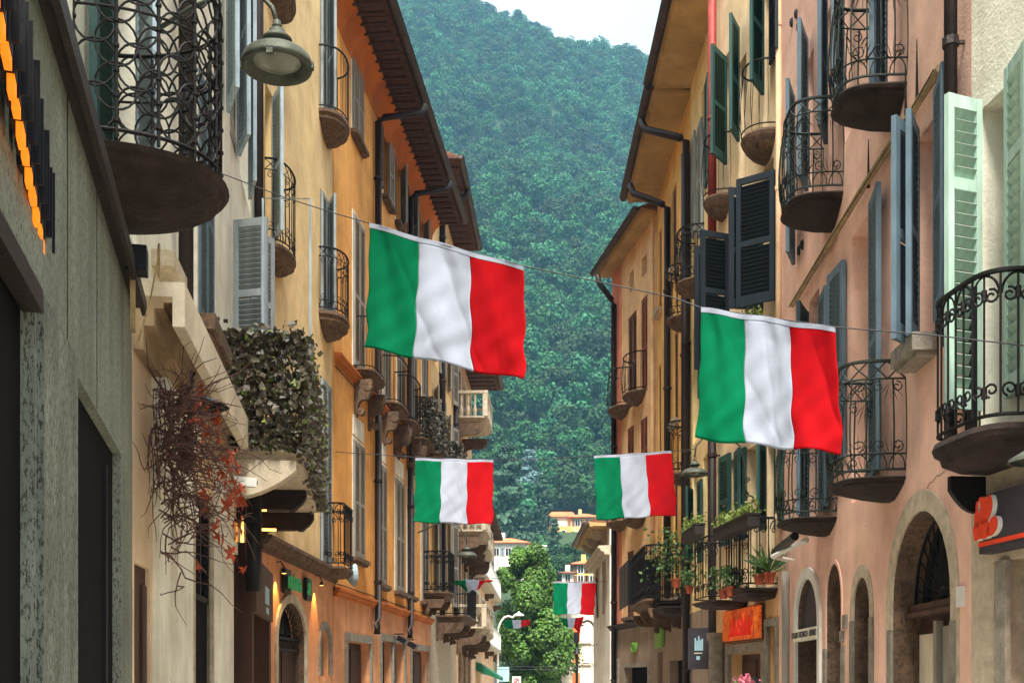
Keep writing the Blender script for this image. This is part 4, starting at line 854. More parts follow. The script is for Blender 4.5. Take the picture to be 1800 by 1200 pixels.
for xh, xe, z0, z1, ww, dt, m in ((1481, 1465, 7.5, 9.6, .5, 1, S_BLUE), (1556, 1532, 6.75, 8.9, .5, 1, S_BLUE), (1418, 1404, 7.4, 9.2, .5, 1, S_BLUE), (1452, 1441, 7.5, 9.1, .5, 1, S_BLUE), (1395, 1384, 6.8, 8.9, .5, 1, S_BLUE),
                        (1530, 1544, 3.5, 6.1, .5, 1, S_BLUE), (1483, 1457, 3.9, 5.95, .5, 2, S_BLUE), (1419, 1403, 3.5, 5.95, .5, 1, S_BLUE), (1441, 1452, 3.5, 5.9, .45, 1, S_BLUE), (1612, 1571, 4.32, 6.1, .42, 2, S_BLUE), (1612, 1597, 4.33, 6.12, .42, 1, S_BLUE), (1645, 1659, 4.4, 6.2, .45, 1, S_BLUE)):
    b.shut(xh, xe, 0, 0, ww, m, dt, z=(z0, z1))
b.add('cane_moulding', MB().tube([(FB.u(1398), .04, 6.33), (FB.u(1530), .05, 6.35), (FB.u(1662), .04, 6.33)], .034, 8), REED); b.add('cable_run', MB().tube([(FB.u(1398), .085, 6.3), (FB.u(1480), .09, 6.31), (FB.u(1600), .085, 6.29), (FB.u(1662), .09, 6.32)], .006, 4), CABLE)
BP = [(1, 0), (1.03, -.08), (1.0, -.18), (.93, -.24), (.92, -.34), (.78, -.5), (.5, -.78), (.2, -1)]
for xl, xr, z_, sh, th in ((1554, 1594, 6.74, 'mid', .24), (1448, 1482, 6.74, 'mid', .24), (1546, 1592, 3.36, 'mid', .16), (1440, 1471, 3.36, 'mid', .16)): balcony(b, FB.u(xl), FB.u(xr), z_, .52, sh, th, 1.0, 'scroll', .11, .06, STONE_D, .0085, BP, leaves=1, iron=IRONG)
b.pipe(1671, 3.3, 15, .05); b.pipe(1381, 0, 3.1, .05, S_OLIVE)
for x, y0, y1 in ((1598, 115, 215), (1618, 70, 185), (1532, 245, 330)): u = FB.u(x); b.add('iron_spike', MB().tube([(u, .03, FB.z(x, y1)), (u, .03, FB.z(x, y0))], .016, 5, r2=.004), IRON)
for x, y in ((1393, 40), (1401, 25), (1405, 48), (1406, 440), (1412, 430)): u = FB.u(x); b.add('wall_anchor', MB().lathe([(0, -.07), (.03, -.04), (.035, 0), (.03, .04), (0, .07)], 8, (u, .005, FB.z(x, y))), IRON)
b.trim(A1, .17, STONE_L, .012); b.trim(A2, .12, STONE_L, .012); b.trim(A4, .13, WPL, .03); b.trim(dict(A3, rise=.4), .04, PINK, .012)
for A, zt in ((A1, 2.05), (A2, 2.2), (A3, 1.95)):
    c, r = (A['u0']+A['u1'])/2, (A['u1']-A['u0'])/2; b.add('jamb_stone', MB().box(A['u0']-.12, A['u0']+.002, -.02, .02, 0, zt).box(A['u1']-.002, A['u1']+.12, -.02, .02, 0, zt), STONE)
    b.fill(dict(A, z0=A['z1']-A['rise']-.2), GLASS, -.26, 'fanlight_glass'); b.fill(dict(A, z1=zt+.12), WOOD, -.25)
    g = MB(); zc = A['z1']-A['rise']
    for k in range(1, 16 if A is A1 else 8): a = pi*k/(16 if A is A1 else 8); g.tube([(c+r*.12*cos(a), -.2, zc+.04*sin(a)), (c+r*.97*cos(a), -.2, zc+A['rise']*.96*sin(a))], .008, 4)
    g.tube([(c+r*.98*cos(pi*k/20), -.2, zc+A['rise']*.98*sin(pi*k/20)) for k in range(21)], .014, 5); g.tube([(c+r*.15*cos(pi*k/8), -.2, zc+.12*sin(pi*k/8)) for k in range(9)], .014, 5)
    b.add('fanlight_grille', g, IRON); b.add('transom', MB().box(A['u0'], A['u1'], -.23, -.13, zc-.07, zc).box(A['u0'], A['u1'], -.23, -.1, zc-.11, zc-.07), WOOD)
u = A1['u0']+.1; b.add('notice_board', MB().box(A1['u1']-.62, A1['u1']-.12, -.24, -.2, 1.2, 2.0), DOORW); b.add('glazed_door', MB().box(u+.25, u+.32, -.22, -.16, 0, 2.1).box(u+.75, u+.82, -.22, -.16, 0, 2.1).box(u+.36, u+.7, -.23, -.2, .2, 2.05), S_OLIVE)
[b.lining(A) for A in (A1, A2, A3, A4)]; b.add('plaster_crack', MB().tube([(FB.u(x), .001, FB.z(x, y)) for x, y in ((1662, 826), (1652, 836), (1647, 835), (1640, 846), (1634, 849), (1629, 860))], .0025, 3), LEAD)
b.fill(dict(A4, z1=2.1), DARK, -.25); b.fill(dict(A4, z0=2.1), SIGNB, -.06, 'lunette_panel')
t = thing('lunette_sign', 'narrow cream sign strip with grey letters under the white trimmed arch', 'sign', tuple(FB.at(A4['u0'], .0, 2.08)), FB.rot)
q = A4['u1']-A4['u0']; link('board', MB().box(-.03, q+.03, -.04, .05, 0, .14), CREAM_L, t); text('STUDIO TECNICO · SERVIZI', .1, SIGNB, 'lettering', t, (q/2, .055, .07), (pi/2, 0, pi), .002, .001, 1.1)
for lab, x0, x1, y0, y1 in (('white stone plaque right of the big pink arch', 1686, 1697, 1030, 1066), ('small upper grey plaque left of the narrow pink arch', 1484, 1490, 1080, 1104), ('small lower grey plaque left of the narrow pink arch', 1479, 1484, 1108, 1128)):
    t = thing('wall_plaque', lab, 'plaque', tuple(FB.at(FB.u(x0), .0, FB.z((x0+x1)/2, y1))), FB.rot, 'plaques on the pink wall'); hh = FB.z((x0+x1)/2, y0)-FB.z((x0+x1)/2, y1)
    ll = FB.u(x1)-FB.u(x0); ll = abs(ll); link('plate', MB().box(-ll, 0, 0, .025, 0, hh), WPL if x0 > 1600 else STONE, t)
t = thing('awning_bracket', 'folded white awning arm over the white trimmed arch', 'awning', tuple(FB.at(FB.u(1400), .05, FB.z(1400, 985))), FB.rot)
link('arm', MB().tube([(0, 0, .0), (-.3, .3, .02), (-1.3, .1, .1)], .03, 6), WPL, t); link('roller', MB().tube([(.1, .2, .12), (-1.5, .28, .12)], .05, 8), BLACK, t)

# ---- peach house
FC = Fac('R', 1368, 388/3, 690)
b = B('peach_house', 'peach house with navy and green shutters and narrow balconies, right side', FC)
P1 = [b.opz(1341, 1354, 9.2, 11.4), b.opz(1298, 1312, 8.6, 10.9), b.opz(1269, 1282, 9.2, 11.4), b.opz(1342, 1360, 6.95, 8.8), b.opz(1282, 1294, 6.95, 8.8)]
P2 = [b.opz(1346, 1362, 2.9, 5.0), b.opz(1312, 1329, 2.9, 5.0), b.opz(1284, 1292, 2.9, 5.0)]
G1 = b.opz(1283, 1341, 0, 2.0); G2 = b.opz(1351, 1366, 0, 2.35)
b.wall(1251, 1368, 2.82, 15, PEACH); b.wall(1251, 1368, 0, 2.82, BEIGE, name='ground_floor_wall')
for o in P1+P2: b.fill(o, DARK)
for xh, xe, yt, yb, ww, dt, m in ((1341, 1320, -60, 168, .5, 1, S_TEAL), (1354, 1365, -60, 115, .45, 1, S_NAVY), (1298, 1284, 50, 250, .45, 1, S_TEAL), (1276, 1251, 102, 290, .5, 1, S_TEAL),
                               (1362, 1295, 298, 527, .56, 2, S_NAVY), (1341, 1281, 334, 545, .5, 1, S_NAVY), (1281, 1232, 412, 612, .5, 2, S_NAVY), (1262, 1221, 436, 652, .4, 1, S_NAVY),
                               (1345, 1332, 785, 932, .45, 1, S_TEAL), (1363, 1375, 785, 932, .42, 1, S_TEAL), (1310, 1293, 785, 945, .45, 1, S_TEAL), (1283, 1265, 795, 955, .45, 1, S_TEAL), (1292, 1300, 795, 950, .4, 1, S_TEAL)):
    b.shut(xh, xe, yt, yb, ww, m, dt)
LP = [(1, 0), (1.03, -.1), (.98, -.25), (.85, -.5), (.6, -.8), (.3, -1)]
balcony(b, FC.u(1336), FC.u(1364), 9.16, .36, 'round', .34, .95, 'simple', .11, .05, STONE_B, .007, LP)
balcony(b, FC.u(1264), FC.u(1284), 9.16, .33, 'round', .3, .95, 'simple', .11, .05, STONE_B, .007, LP)
s = balcony(b, FC.u(1330), FC.u(1367.5), 2.86, .5, 'square', .14, .95, 'curls', .12, 0, IRON_R, .009); balcony(b, FC.u(1282), FC.u(1316), 2.78, .62, 'square', .1, .95, 'curls', .14, 0, IRON_R, .007)
b.add('window_shelf', MB().box(FC.u(1340), FC.u(1364), .05, .36, 6.36, 6.4).tube([(FC.u(1340), .36, 6.38), (FC.u(1340), .37, 6.6), (FC.u(1364), .37, 6.6), (FC.u(1364), .36, 6.38)], .012, 5), IRON)
b.pipe(1368.5, 3, 15, .04, CREAM_P, out=.06)
b.pipe(1252, 7.6, 14, .07, PIPE_R, out=.12); b.pipe(1252, 0, 7.58, .065, PIPE, out=.12)
b.trim(dict(G1, z1=2.0), .15, STONE); b.fill(G1, WOOD); b.trim(G2, .1, STONE); b.fill(G2, SIGNBR)
b.add('round_pillar', MB().lathe([(.13, 0), (.12, .3), (.12, 2.2), (.15, 2.25), (.15, 2.35)], 16, (FC.u(1272), .12, 0)), STONE, smooth=True)
b.add('amber_door_film', MB().box(FC.u(1331), FC.u(1341), -.17, -.15, .5, 2.0), FIERY)
t = thing('fiery_orange_sign', 'glowing orange and red printed panel above a stone lintel', 'sign', tuple(FC.at(FC.u(1281), .02, 2.2)), FC.rot)
q = FC.u(1345)-FC.u(1281); q = abs(q); sg = 1 if FC.u(1345) > FC.u(1281) else -1
link('panel', MB().box(min(0, sg*q), max(0, sg*q), .03, .08, 0, .46), FIERY, t); link('panel_frame', MB().box(min(0, sg*q)-.02, max(0, sg*q)+.02, .0, .03, -.02, .48), WOOD, t)
random.seed(8)
for i in range(9): x = min(0, sg*q)+q*(.2+.07*i); link('red_figure', MB().tube([(x, .085, .06), (x+random.uniform(-.04, .04), .085, .2), (x+random.uniform(-.06, .06), .085, random.uniform(.28, .4))], .03, 6, r2=.012), mat('red_print', 'a81a10', .5, emit=.25), t)
def pot_on(lab, f, xw, out, z, **k): u = f.u(xw, out); return potplant(lab, tuple(f.at(u, out, z)), **k)
def planter(lab, f, xa, xb, out, z, fl=None, h=.16):
    ua, ub = sorted((f.u(xa, out), f.u(xb, out))); t = thing('window_box', lab, 'planter', tuple(f.at((ua+ub)/2, out, z)), f.rot, 'dark planters on the railings'); q = (ub-ua)/2
    link('trough', MB().box(-q, q, -.08, .08, 0, .17).box(-q-.01, q+.01, -.09, .09, .15, .175), BOXB, t); foliage('foliage', t, lambda: (random.uniform(-q, q), random.gauss(0, .06), .17+abs(random.gauss(0, h*.5))), 420, .055, IVYL if fl is None else POTL)
    if fl: foliage('blossoms', t, lambda: (random.uniform(-q, q), random.gauss(.03, .05), .2+abs(random.gauss(0, h*.5))), 30, .05, fl)
    return t
planter('dark planter with yellow green trailing plants on the upper right railing', FC, 1265, 1325, .55, 3.6)
planter('small dark planter with trailing green on the window shelf below the navy shutters', FC, 1312, 1330, .28, 6.4, None, .1)
for lab, xw, out, z, kw in (('terracotta pot with spiky plant at the right end of the peach balcony', 1352, .3, 2.86, dict(h=.5, spiky=True, n=90, r=.09)), ('small round pot with dark leaves left on the peach balcony', 1334, .42, 2.86, dict(h=.2, n=90, r=.08)),
                         ('trailing green plant in a clay pot on the lower green balcony', 1284, .5, 2.78, dict(h=.3, n=150, r=.08)), ('tall leafy plant in a clay pot at the left of the lower green balcony', 1272, .45, 2.78, dict(h=.35, n=120, r=.08))):
    pot_on(lab, FC, xw, out, z, **kw)

# ---- yellow houses further on the right
FD = Fac('R', 1240, 94, 900)
b = B('pale_yellow_house', 'pale yellow house with teal shutters under a deep ochre soffit, right side', FD)
Q = [b.opz(1218, 1226, 9.25, 11.8), b.opz(1233, 1240, 11.0, 12.8), b.opz(1218, 1228, 6.3, 8.6), b.opz(1217, 1226, 3.3, 5.8), b.opz(1236, 1246, 3.3, 5.8)]
b.wall(1213.5, 1262, 2.95, 13.6, YEL2); b.wall(1213.5, 1262, 0, 2.95, GREYW, name='ground_floor_wall')
for o in Q: b.fill(o, DARK)
for xh, xe, yt, yb, m in ((1240, 1244, 150, 332, S_TEAL), (1227, 1236, 226, 420, S_GREY), (1217, 1221, 248, 420, S_GREY), (1228, 1233, 540, 700, S_TEAL), (1217, 1207, 860, 985, S_TEAL), (1227, 1233, 848, 990, S_TEAL), (1247, 1255, 818, 960, S_TEAL)): b.shut(xh, xe, yt, yb, .45, m)
b.eave(1213.5, 1262, 13.6, .75, SOFF, boards=False)
balcony(b, FD.u(1222), FD.u(1238), 9.2, .45, 'round', .2, 1.0, 'scroll', .12, .05, STONE_B, .009, LP)
b.pipe(1206, 1, 12.6, .075, PIPE, top=(1.1, .78, .7)); b.pipe(1250, 3.2, 12, .06, PIPE)
FE = Fac('R', 1213, 130*313/470, 900)
b = B('ochre_yellow_house', 'ochre yellow house with brown soffit and two bent downpipes, right side', FE)
Q = [b.opz(1181, 1189, 10.7, 12.6), b.opz(1198, 1206, 10.6, 12.5), b.opz(1184, 1192, 7.3, 9.3), b.opz(1158, 1163, 10.6, 12.6), b.opz(1157, 1162, 6.9, 9.3), b.opz(1198, 1207, 3.4, 5.8), b.opz(1184, 1191, 3.4, 6.0), b.opz(1163, 1170, 3.4, 6.0)]
gq = [b.opz(1157, 1165, 0, 2.3), b.opz(1177, 1207, 0, 2.05)]
b.wall(1155.5, 1213, 2.95, 13.5, YEL); b.wall(1155.5, 1213, 0, 2.95, GREYW, name='ground_floor_wall')
for o in Q: b.fill(o, DARK); b.flat(0, 0, 0, 0) if False else None; shutter(b.root, o['u0']+.02, -.06, o['z0'], o['z1'], (o['u1']-o['u0'])/2-.03, 0, S_BROWN); shutter(b.root, (o['u0']+o['u1'])/2+.01, -.06, o['z0'], o['z1'], (o['u1']-o['u0'])/2-.03, 0, S_BROWN); b.sill(o, STONE_L)
for o in gq: b.fill(o, DARK)
b.eave(1155.5, 1213.5, 13.5, .74, SOFF, boards=False); b.pipe(1173, 3, 12.4, .075, PIPE, top=(.9, .75, .65)); b.pipe(1204, 3, 12.4, .08, PIPE)
balcony(b, FE.u(1202), FE.u(1212), 9.05, .42, 'round', .24, 1.05, 'scroll', .12, .04, STONE_B, .009, LP); balcony(b, FE.u(1203), FE.u(1212), 5.85, .42, 'round', .24, 1.05, 'scroll', .12, .04, STONE_B, .009, LP)
balcony(b, FE.u(1190), FE.u(1212), 3.12, .62, 'square', .16, 1.05, 'curls', .11, 0, IRON_R, .01)
s = balcony(b, FE.u(1163), FE.u(1198), 3.35, .8, 'square', .2, 1.15, 'curls', .11, 0, STONE_B, .01, brackets=(3, .7, .45, STONE_B))
ua, ub = FE.u(1163), FE.u(1182); link('privacy_screen', MB().box(ua-.02, ua, .02, .8, 3.42, 4.5), BLACK, s)
for a_ in range(3): link('privacy_screen', MB().box(ua+.03+.75*a_, ua+.75*a_+.72, .8, .82, 3.42, 4.5), BLACK, s)
planter('dark planter hanging on the railing beside the leafy bush', FE, 1207, 1230, .66, 3.9)
for lab, xw, out, z, kw in (('big leafy green bush on the screened balcony', 1188, .5, 3.36, dict(h=.95, n=420, size=.085, r=.1)), ('low green plant at the foot of the yellow balcony railing', 1212, .5, 3.12, dict(h=.3, n=150, r=.08))): pot_on(lab, FE, xw, out, z, **kw)
for lab, f, xx, yy, wd, hh, m, bd in (('dark hanging board with pale blue tower symbol over a doorway', FC, 1244, 1122, .36, .66, SIGNB, 1),):
    u = f.u(1262); t = thing('tower_symbol_sign', lab, 'sign', tuple(f.at(f.u(1258), .45, 1.78)), f.rot+.9)
    link('board', MB().box(-.36, .0, 0, .03, 0, .66), SIGNB, t)
    g = MB()
    for i, (x, h_) in enumerate(((-.12, .2), (-.15, .16), (-.18, .23), (-.21, .17), (-.24, .19))): g.box(x-.024, x, .03, .034, .3, .3+h_)
    link('symbol', g, SKYB, t); link('symbol_line', MB().box(-.25, -.11, .03, .034, .25, .265), WPL, t); link('symbol_dot', MB().box(-.21, -.15, .03, .034, .15, .21), SKYB, t)
# ---- tan corner house
FG_ = Fac('R', 1155, 70.5, 570)
b = B('tan_corner_house', 'tan corner house with brown louvred shutters and small twin balconies', FG_)
Q = [b.opz(1106, 1114, 0, 0)]; b.ops.clear()
sm = [b.op(1106.5, 1114, 476, 512), b.op(1128, 1137, 450, 484)]
bg = [b.op(1104, 1119, 552, 714), b.op(1127, 1138, 522, 690), b.op(1102, 1114, 750, 850), b.op(1125, 1138, 735, 840), b.op(1102, 1114, 968, 1084), b.op(1125, 1138, 1010, 1086)]
gd = [b.opz(1099, 1140, 0, 1.95), b.opz(1079, 1086, 0, 2.1)]
ZT = FG_.z(1155, 374)
b.wall(1093, 1155, 3.1, ZT, TAN, back=7); b.wall(1076, 1093, 3.1, ZT, PINKQ, name='corner_wall', back=7); b.wall(1076, 1155, 0, 3.1, GREYW, name='ground_floor_wall', back=7)
for o in sm: b.fill(o, DARK, -.15, 'attic_window')
for i, o in enumerate(bg):
    n = 2; q = (o['u1']-o['u0'])/2; b.fill(o, DARK)
    for j in range(2): shutter(b.root, o['u0']+q*j+.01, -.04, o['z0'], o['z1'], q-.02, 0, S_RED if i in (1, 2, 3) else S_BROWN)
    if i > 3: b.sill(o)
for o in gd: b.fill(o, DARK); b.trim(o, .12, STONE)
b.belt(1076, 1155, 3.02, .14, .16, LEAD); b.eave(1074, 1155, ZT, .42, SOFF, boards=False); b.pipe(1079, .8, ZT-.9, .08, PIPE, top=(-.1, .5, .5)); b.pipe(1147, 3.2, ZT, .05, TAN)
u = FG_.u(1097); balcony(b, u-.62, u+.62, FG_.z(1100, 716), .42, 'round', .26, 1.0, 'simple', .12, .05, STONE_B, .009, LP); u = FG_.u(1124)
balcony(b, u-.62, u+.62, FG_.z(1124, 694), .42, 'round', .26, 1.0, 'simple', .12, .05, STONE_B, .009, LP)
for xx, yy in ((1094, 918), (1124, 912)): u = FG_.u(xx); balcony(b, u-.6, u+.6, FG_.z(xx, yy), .42, 'round', .24, 1.0, 'simple', .12, .05, STONE_B, .009, LP)
t = thing('green_letter_sign', 'pale green letters on the brown grey ground floor of the corner house', 'sign', tuple(FG_.at(FG_.u(1117), .02, FG_.z(1117, 1138))), FG_.rot); text('ON', .36, LIME, 'lettering', t, (0, .02, 0), (pi/2, 0, pi), .02, .01)
t = thing('green_square_sign', 'small green square panel beside the corner house pilaster', 'sign', tuple(FE.at(FE.u(1160), .02, FE.z(1160, 1138))), FE.rot); link('panel', MB().box(-.9, .4, 0, .06, 0, .45), LIME, t)
# ---- white house past the corner and pale house closing the street
FH = Fac('R', 1074, 52, 880)
b = B('white_far_house', 'narrow white house with a projecting eave past the tan corner house', FH)
Q = [b.opz(1049, 1053, 4, 6), b.opz(1061, 1065, 4, 6)]
b.wall(1043, 1072, 0, 6.9, WHITEW, back=4)
for o in Q: b.glaze(o); b.trim(o, .14, STONE_L)
b.eave(1043, 1072, 6.9, .7, SOFF, boards=False, gut=GUT); b.belt(1043, 1072, 5.9, .3, .4, STONE_L)
for xx in (1048, 1056, 1066): u = FH.u(xx); b.add('eave_console', console(u, .2, .55, .6, 6.88), STONE_L)
Yb = 74; x0, x1 = (940-900)/F*Yb, (1046-900)/F*Yb; zt = 1.6+(HZ-1040)/F*Yb
t = thing('end_wall_house', 'patchy white wall with orange shutters closing the street end', 'building', (x0, Yb, 0), 0, 'houses lining the street')
link('wall', MB().box(0, x1-x0, 0, 7, 0, zt), OLDW, t); link('roof', MB().face([(-.3, -.4, zt), (x1-x0+.3, -.4, zt), (x1-x0+.3, 3.5, zt+1), (-.3, 3.5, zt+1)]).box(-.3, x1-x0+.3, -.4, 0, zt-.1, zt-.005), TILE, t)
OR = mat('orange_shutter', 'd8743c', .8, bump=.1)
for xc in (1013, 1030):
    for y0, y1 in ((1102, 1128), (1140, 1166), (1182, 1210)):
        X = (xc-900)/F*Yb-x0; za, zb2 = 1.6+(HZ-y1)/F*Yb, 1.6+(HZ-y0)/F*Yb; f = link('window', MB().box(X-.24, X+.24, -.05, .02, za, zb2), OR if xc < 1020 else FRAME, t); link('sill', MB().box(X-.32, X+.32, -.12, .0, za-.08, za-.003), STONE_L, f)
for zz in (2.65, 3.9): link('string_course', MB().box(0, x1-x0, -.05, -.002, zz, zz+.08), STONE_L, t)

# ================================================================ LAMPS
def lamp(lab, X, Y, Z, dia, arm):
    t = thing('street_lamp', lab, 'street lamp', (X, Y, Z), 0, 'bell shaped street lamps'); r = dia/2
    link('shade', MB().lathe([(r*.12, r*.95), (r*.22, r*.93), (r*.24, r*.8), (r*.36, r*.74), (r*.42, r*.68), (r*.4, r*.6), (r*.28, r*.56), (r*.25, r*.44), (r*.3, r*.4)]+[(r*(.3+.7*sin(pi/2*k/13)), r*(.4-.42*(1-cos(pi/2*k/13)))-(r*.035 if k % 2 else 0)) for k in range(1, 14)]+[(r*1.0, -r*.06), (r*.97, -r*.14), (r*.9, -r*.16), (r*.8, -r*.1), (r*.66, r*.05)], 40), COPPER, t, smooth=True)
    link('diffuser', MB().lathe([(r*.66, r*.03), (r*.5, -r*.04), (r*.2, -r*.07), (.001, -r*.08)], 28), LAMPG, t, smooth=True); link('clip', MB().box(r*.93, r*1.03, -.02, .02, -r*.16, r*.02).box(-r*1.03, -r*.93, -.02, .02, -r*.16, r*.02).box(-.02, .02, -r*1.02, -r*.9, -r*.24, -r*.1), COPPER, t)
    link('collar', MB().lathe([(r*.0, r*1.2), (r*.1, r*1.2), (r*.14, r*1.05), (r*.1, r*.93)], 12), COPPER, t); link('arm', MB().tube(arm, dia*.035, 8), COPPER, t, smooth=True); return t
Y1 = 7.3; s1 = F/Y1; X1 = (487-900)/s1; Z1 = EYE+(HZ-112)/s1; e = -(px(0, 1) and 0)
lamp('large ribbed metal street lamp hanging beside the round ring balcony', X1, Y1, Z1, 125/s1, [(0, 0, .26), (-.03, 0, .36), (-.12, .02, .46), (-.28, .08, .52), (-.6, .2, .48), (-1.0, .3, .3)])
Y2 = 16.6; s2 = F/Y2; X2 = (1221-900)/s2
t = lamp('bell street lamp on a long arched arm below the right foreground flag', X2, Y2, EYE+(HZ-832)/s2, 46/s2, [(0, 0, .24), (.02, 0, .4), (.12, 0, .52), (.3, 0, .58), (.5, 0, .54), (.66, 0, .4), (.74, 0, .1), (.76, 0, -.3), (.76, 0, -.75)])
link('scroll', MB().tube([(.76+x, 0, -.1+z) for x, z in scroll(.05, 1.3, 12)], .01, 5).tube([(.76+x, 0, -.65+z) for x, z in scroll(.05, 1.3, 12, -1)], .01, 5).lathe([(.0, .05), (.03, .03), (.03, -.03), (0, -.06)], 8, (.76, 0, -.3)), IRON, t); link('wall_bracket', MB().tube([(.76, 0, -.3), (1.1, .6, -.3)], .012, 5).tube([(.76, 0, -.65), (1.1, .6, -.65)], .012, 5), IRON, t)
Y3 = 30; s3 = F/Y3; lamp('bell street lamp far down the street by the ornate stone balconies', (821-900)/s3, Y3, EYE+(HZ-976)/s3, 34/s3, [(0, 0, .26), (-.02, 0, .5), (-.25, 0, .8), (-.7, 0, .88), (-1.3, 0, .6)])
Y4 = 52; s4 = F/Y4; lamp('small bell street lamp furthest on the left side', (838-900)/s4, Y4, EYE+(HZ-1093)/s4, 20/s4, [(0, 0, .26), (-.02, 0, .5), (-.25, 0, .7), (-.9, 0, .6)])
# curved lamp posts round the piazza
def post(lab, x, yb, ytop, Y, m, head, hx, hy):
    s = F/Y; t = thing('curved_lamp_post', lab, 'street lamp', ((x-900)/s, Y, 0), 0, 'curved lamp posts on the piazza'); H = EYE+(HZ-ytop)/s; dx = (hx-x)/s; hz = EYE+(HZ-hy)/s
    link('pole', MB().tube([(0, 0, 0), (0, 0, H*.8)]+[(dx*.5*(1-cos(pi*k/8)) if dx else 0, 0, H*.8+(H*.2)*sin(pi*k/8) if True else 0) for k in range(1, 6)]+[(dx, 0, hz+.1)], .06, 7), m, t)
    link('lamp_head', MB().lathe([(.02, .2), (.08, .12), (.3, 0), (.3, -.05), (0, -.06)], 14, (dx, 0, hz)), head, t)
post('white curved lamp post in front of the plane tree', 875, 1195, 1082, 64, WPL, WPL, 912, 1080); post('grey curved lamp post by the white far house', 1049, 1195, 1090, 58, GUT, COPPER, 1016, 1098)
post('tall dark curved lamp on the white far house wall', 1066, 1195, 1018, 46, COPPER, COPPER, 1048, 1133) if False else None
Y5 = 44; s5 = F/Y5; t = thing('hooked_street_lamp', 'thin hooked street lamp hanging before the white far house', 'street lamp', ((1068-900)/s5, Y5, EYE+(HZ-1060)/s5), 0)
link('arm', MB().tube([((1068-1068)/s5, 0, 0)]+[((1047+21*cos(pi*k/10)-1068)/s5, 0, (42*sin(pi*k/10))/s5) for k in range(11)][1:6]+[((1047-1068)/s5, 0, 1.0), ((1054-1068)/s5, 0, -1.5)], .022, 5), IRON, t); link('lamp_head', MB().lathe([(.02, .12), (.06, .08), (.16, 0), (.0, -.03)], 14, ((1054-1068)/s5, 0, -1.6)), COPPER, t)
Y6 = 60; s6 = F/Y6; t = thing('traffic_pole', 'dark pole with two black signal housings at the street end', 'pole', ((1014-900)/s6, Y6, 0), 0); Hh = EYE+(HZ-1112)/s6
link('pole', MB().tube([(0, 0, 0), (0, 0, Hh)], .07, 8), BLACK, t); link('signal_housing', MB().box(-.16, .12, -.15, .15, Hh-.5, Hh+.05), BLACK, t); link('signal_housing', MB().lathe([(.08, .0), (.2, -.35), (0, -.36)], 10, (0, 0, Hh-.75)), BLACK, t)
Y7 = 62; s7 = F/Y7
for lab, xc, yc, ww, hh, mk in (('blank pale blue road sign seen beside the tree trunk', 885, 1184, .62, .8, 0), ('small white sign with red slash emblem under the plane tree', 908, 1196, .48, .5, 1)):
    t = thing('road_sign', lab, 'sign', ((xc-900)/s7, Y7, 0), 0, 'road signs on the piazza'); zc = EYE+(HZ-yc)/s7; link('post', MB().tube([(0, .05, 0), (0, .05, zc)], .03, 6), GUT, t); link('plate', MB().box(-ww/2, ww/2, 0, .03, zc-hh/2, zc+hh/2), SKYB if not mk else WPL, t)
    if mk: link('emblem', MB().tube([(-.1, -.012, zc-.1), (.1, -.012, zc+.1)], .025, 5).tube([(.13*cos(a*pi/8), -.012, zc+.13*sin(a*pi/8)) for a in range(16)], .022, 5, close=True), FR, t)

# ================================================================ CABLES AND FLAGS
def catenary(A, Bp, sag, n=40): return [A.lerp(Bp, k/n)-Vector((0, 0, sag*4*(k/n)*(1-k/n))) for k in range(n+1)]
def flag(lab, TL, TR, BR, BL, amp=.035, ph=0, grp='Italian tricolour flags strung across the street', folds=1.0, sleeve=True):
    c = (TL+TR)/2; t = thing('tricolour_flag', lab, 'flag', tuple(c), 0, grp); TL, TR, BR, BL = (p-c for p in (TL, TR, BR, BL)); nrm = (TR-TL).cross(BL-TL).normalized(); wd = (TR-TL).length
    def P(u, v):
        p = TL.lerp(TR, u).lerp(BL.lerp(BR, u), v); k = v**.8
        d = amp*(.012/amp*.6*sin(31*u+9*v+ph)*sin(17*v+ph)*k+k*(.7*sin(7.5*u+2.2*v+ph)+.45*sin(13*u-3*v+ph*2))+.25*sin(3*v+5*u+ph)*v)*folds
        f = amp*.75*sum(math.exp(-((u-uc-.1*v*sg)/(.035+.08*v))**2)*(1-v)*min(1, v*6) for uc, sg in ((.08, 1), (.34, -1), (.52, .6), (.68, -1), (.93, -1)))
        for q_, (ua, sl, w_) in enumerate(((.12, .5, .02), (.3, -.35, .016), (.47, .3, .018), (.62, -.5, .015), (.8, .45, .02), (.9, -.3, .014))):
            x_ = (u-ua-sl*v*(.6+.4*sin(ph+q_)))/w_; d += amp*.22*math.exp(-abs(x_))*(.4+.6*abs(sin(ph*3+q_*2)))*min(1, v*5)
        side = Vector((0, 0, 1))*(.006*sin(5*pi*u)*(1-v)) + (TR-TL).normalized()*(.012*sin(5*v*pi+ph+6*u)*wd*v)
        hem = Vector((0, 0, .012*sin(15*u+ph)*v*v))
        return p+nrm*(d+f)+side+hem
    NU, NV = 28, 44
    for i, (nm, m) in enumerate((('green_band', FG), ('white_band', FW), ('red_band', FR))):
        g = MB(); g.v = [tuple(P((i+k/NU)/3, .035+.965*j/NV)) for j in range(NV+1) for k in range(NU+1)]; g.f = [(j*(NU+1)+k, j*(NU+1)+k+1, (j+1)*(NU+1)+k+1, (j+1)*(NU+1)+k) for j in range(NV) for k in range(NU)]
        o = link(nm, g, m, t, smooth=True); o.modifiers.new('hem', 'SOLIDIFY').thickness = .003
    if sleeve: link('header_tape', MB().loft([[tuple(P(k/30, v)+nrm*s_) for k in range(31)] for v, s_ in ((0, -.006), (0, .007), (.037, .007), (.037, -.006), (0, -.006))]), FW, t)
    return t
A = F2.at(F2.u(405), .05, F2.z(405, 310)); A = W(332, 285, 10.5); E = W(1843, 612, 7.0)
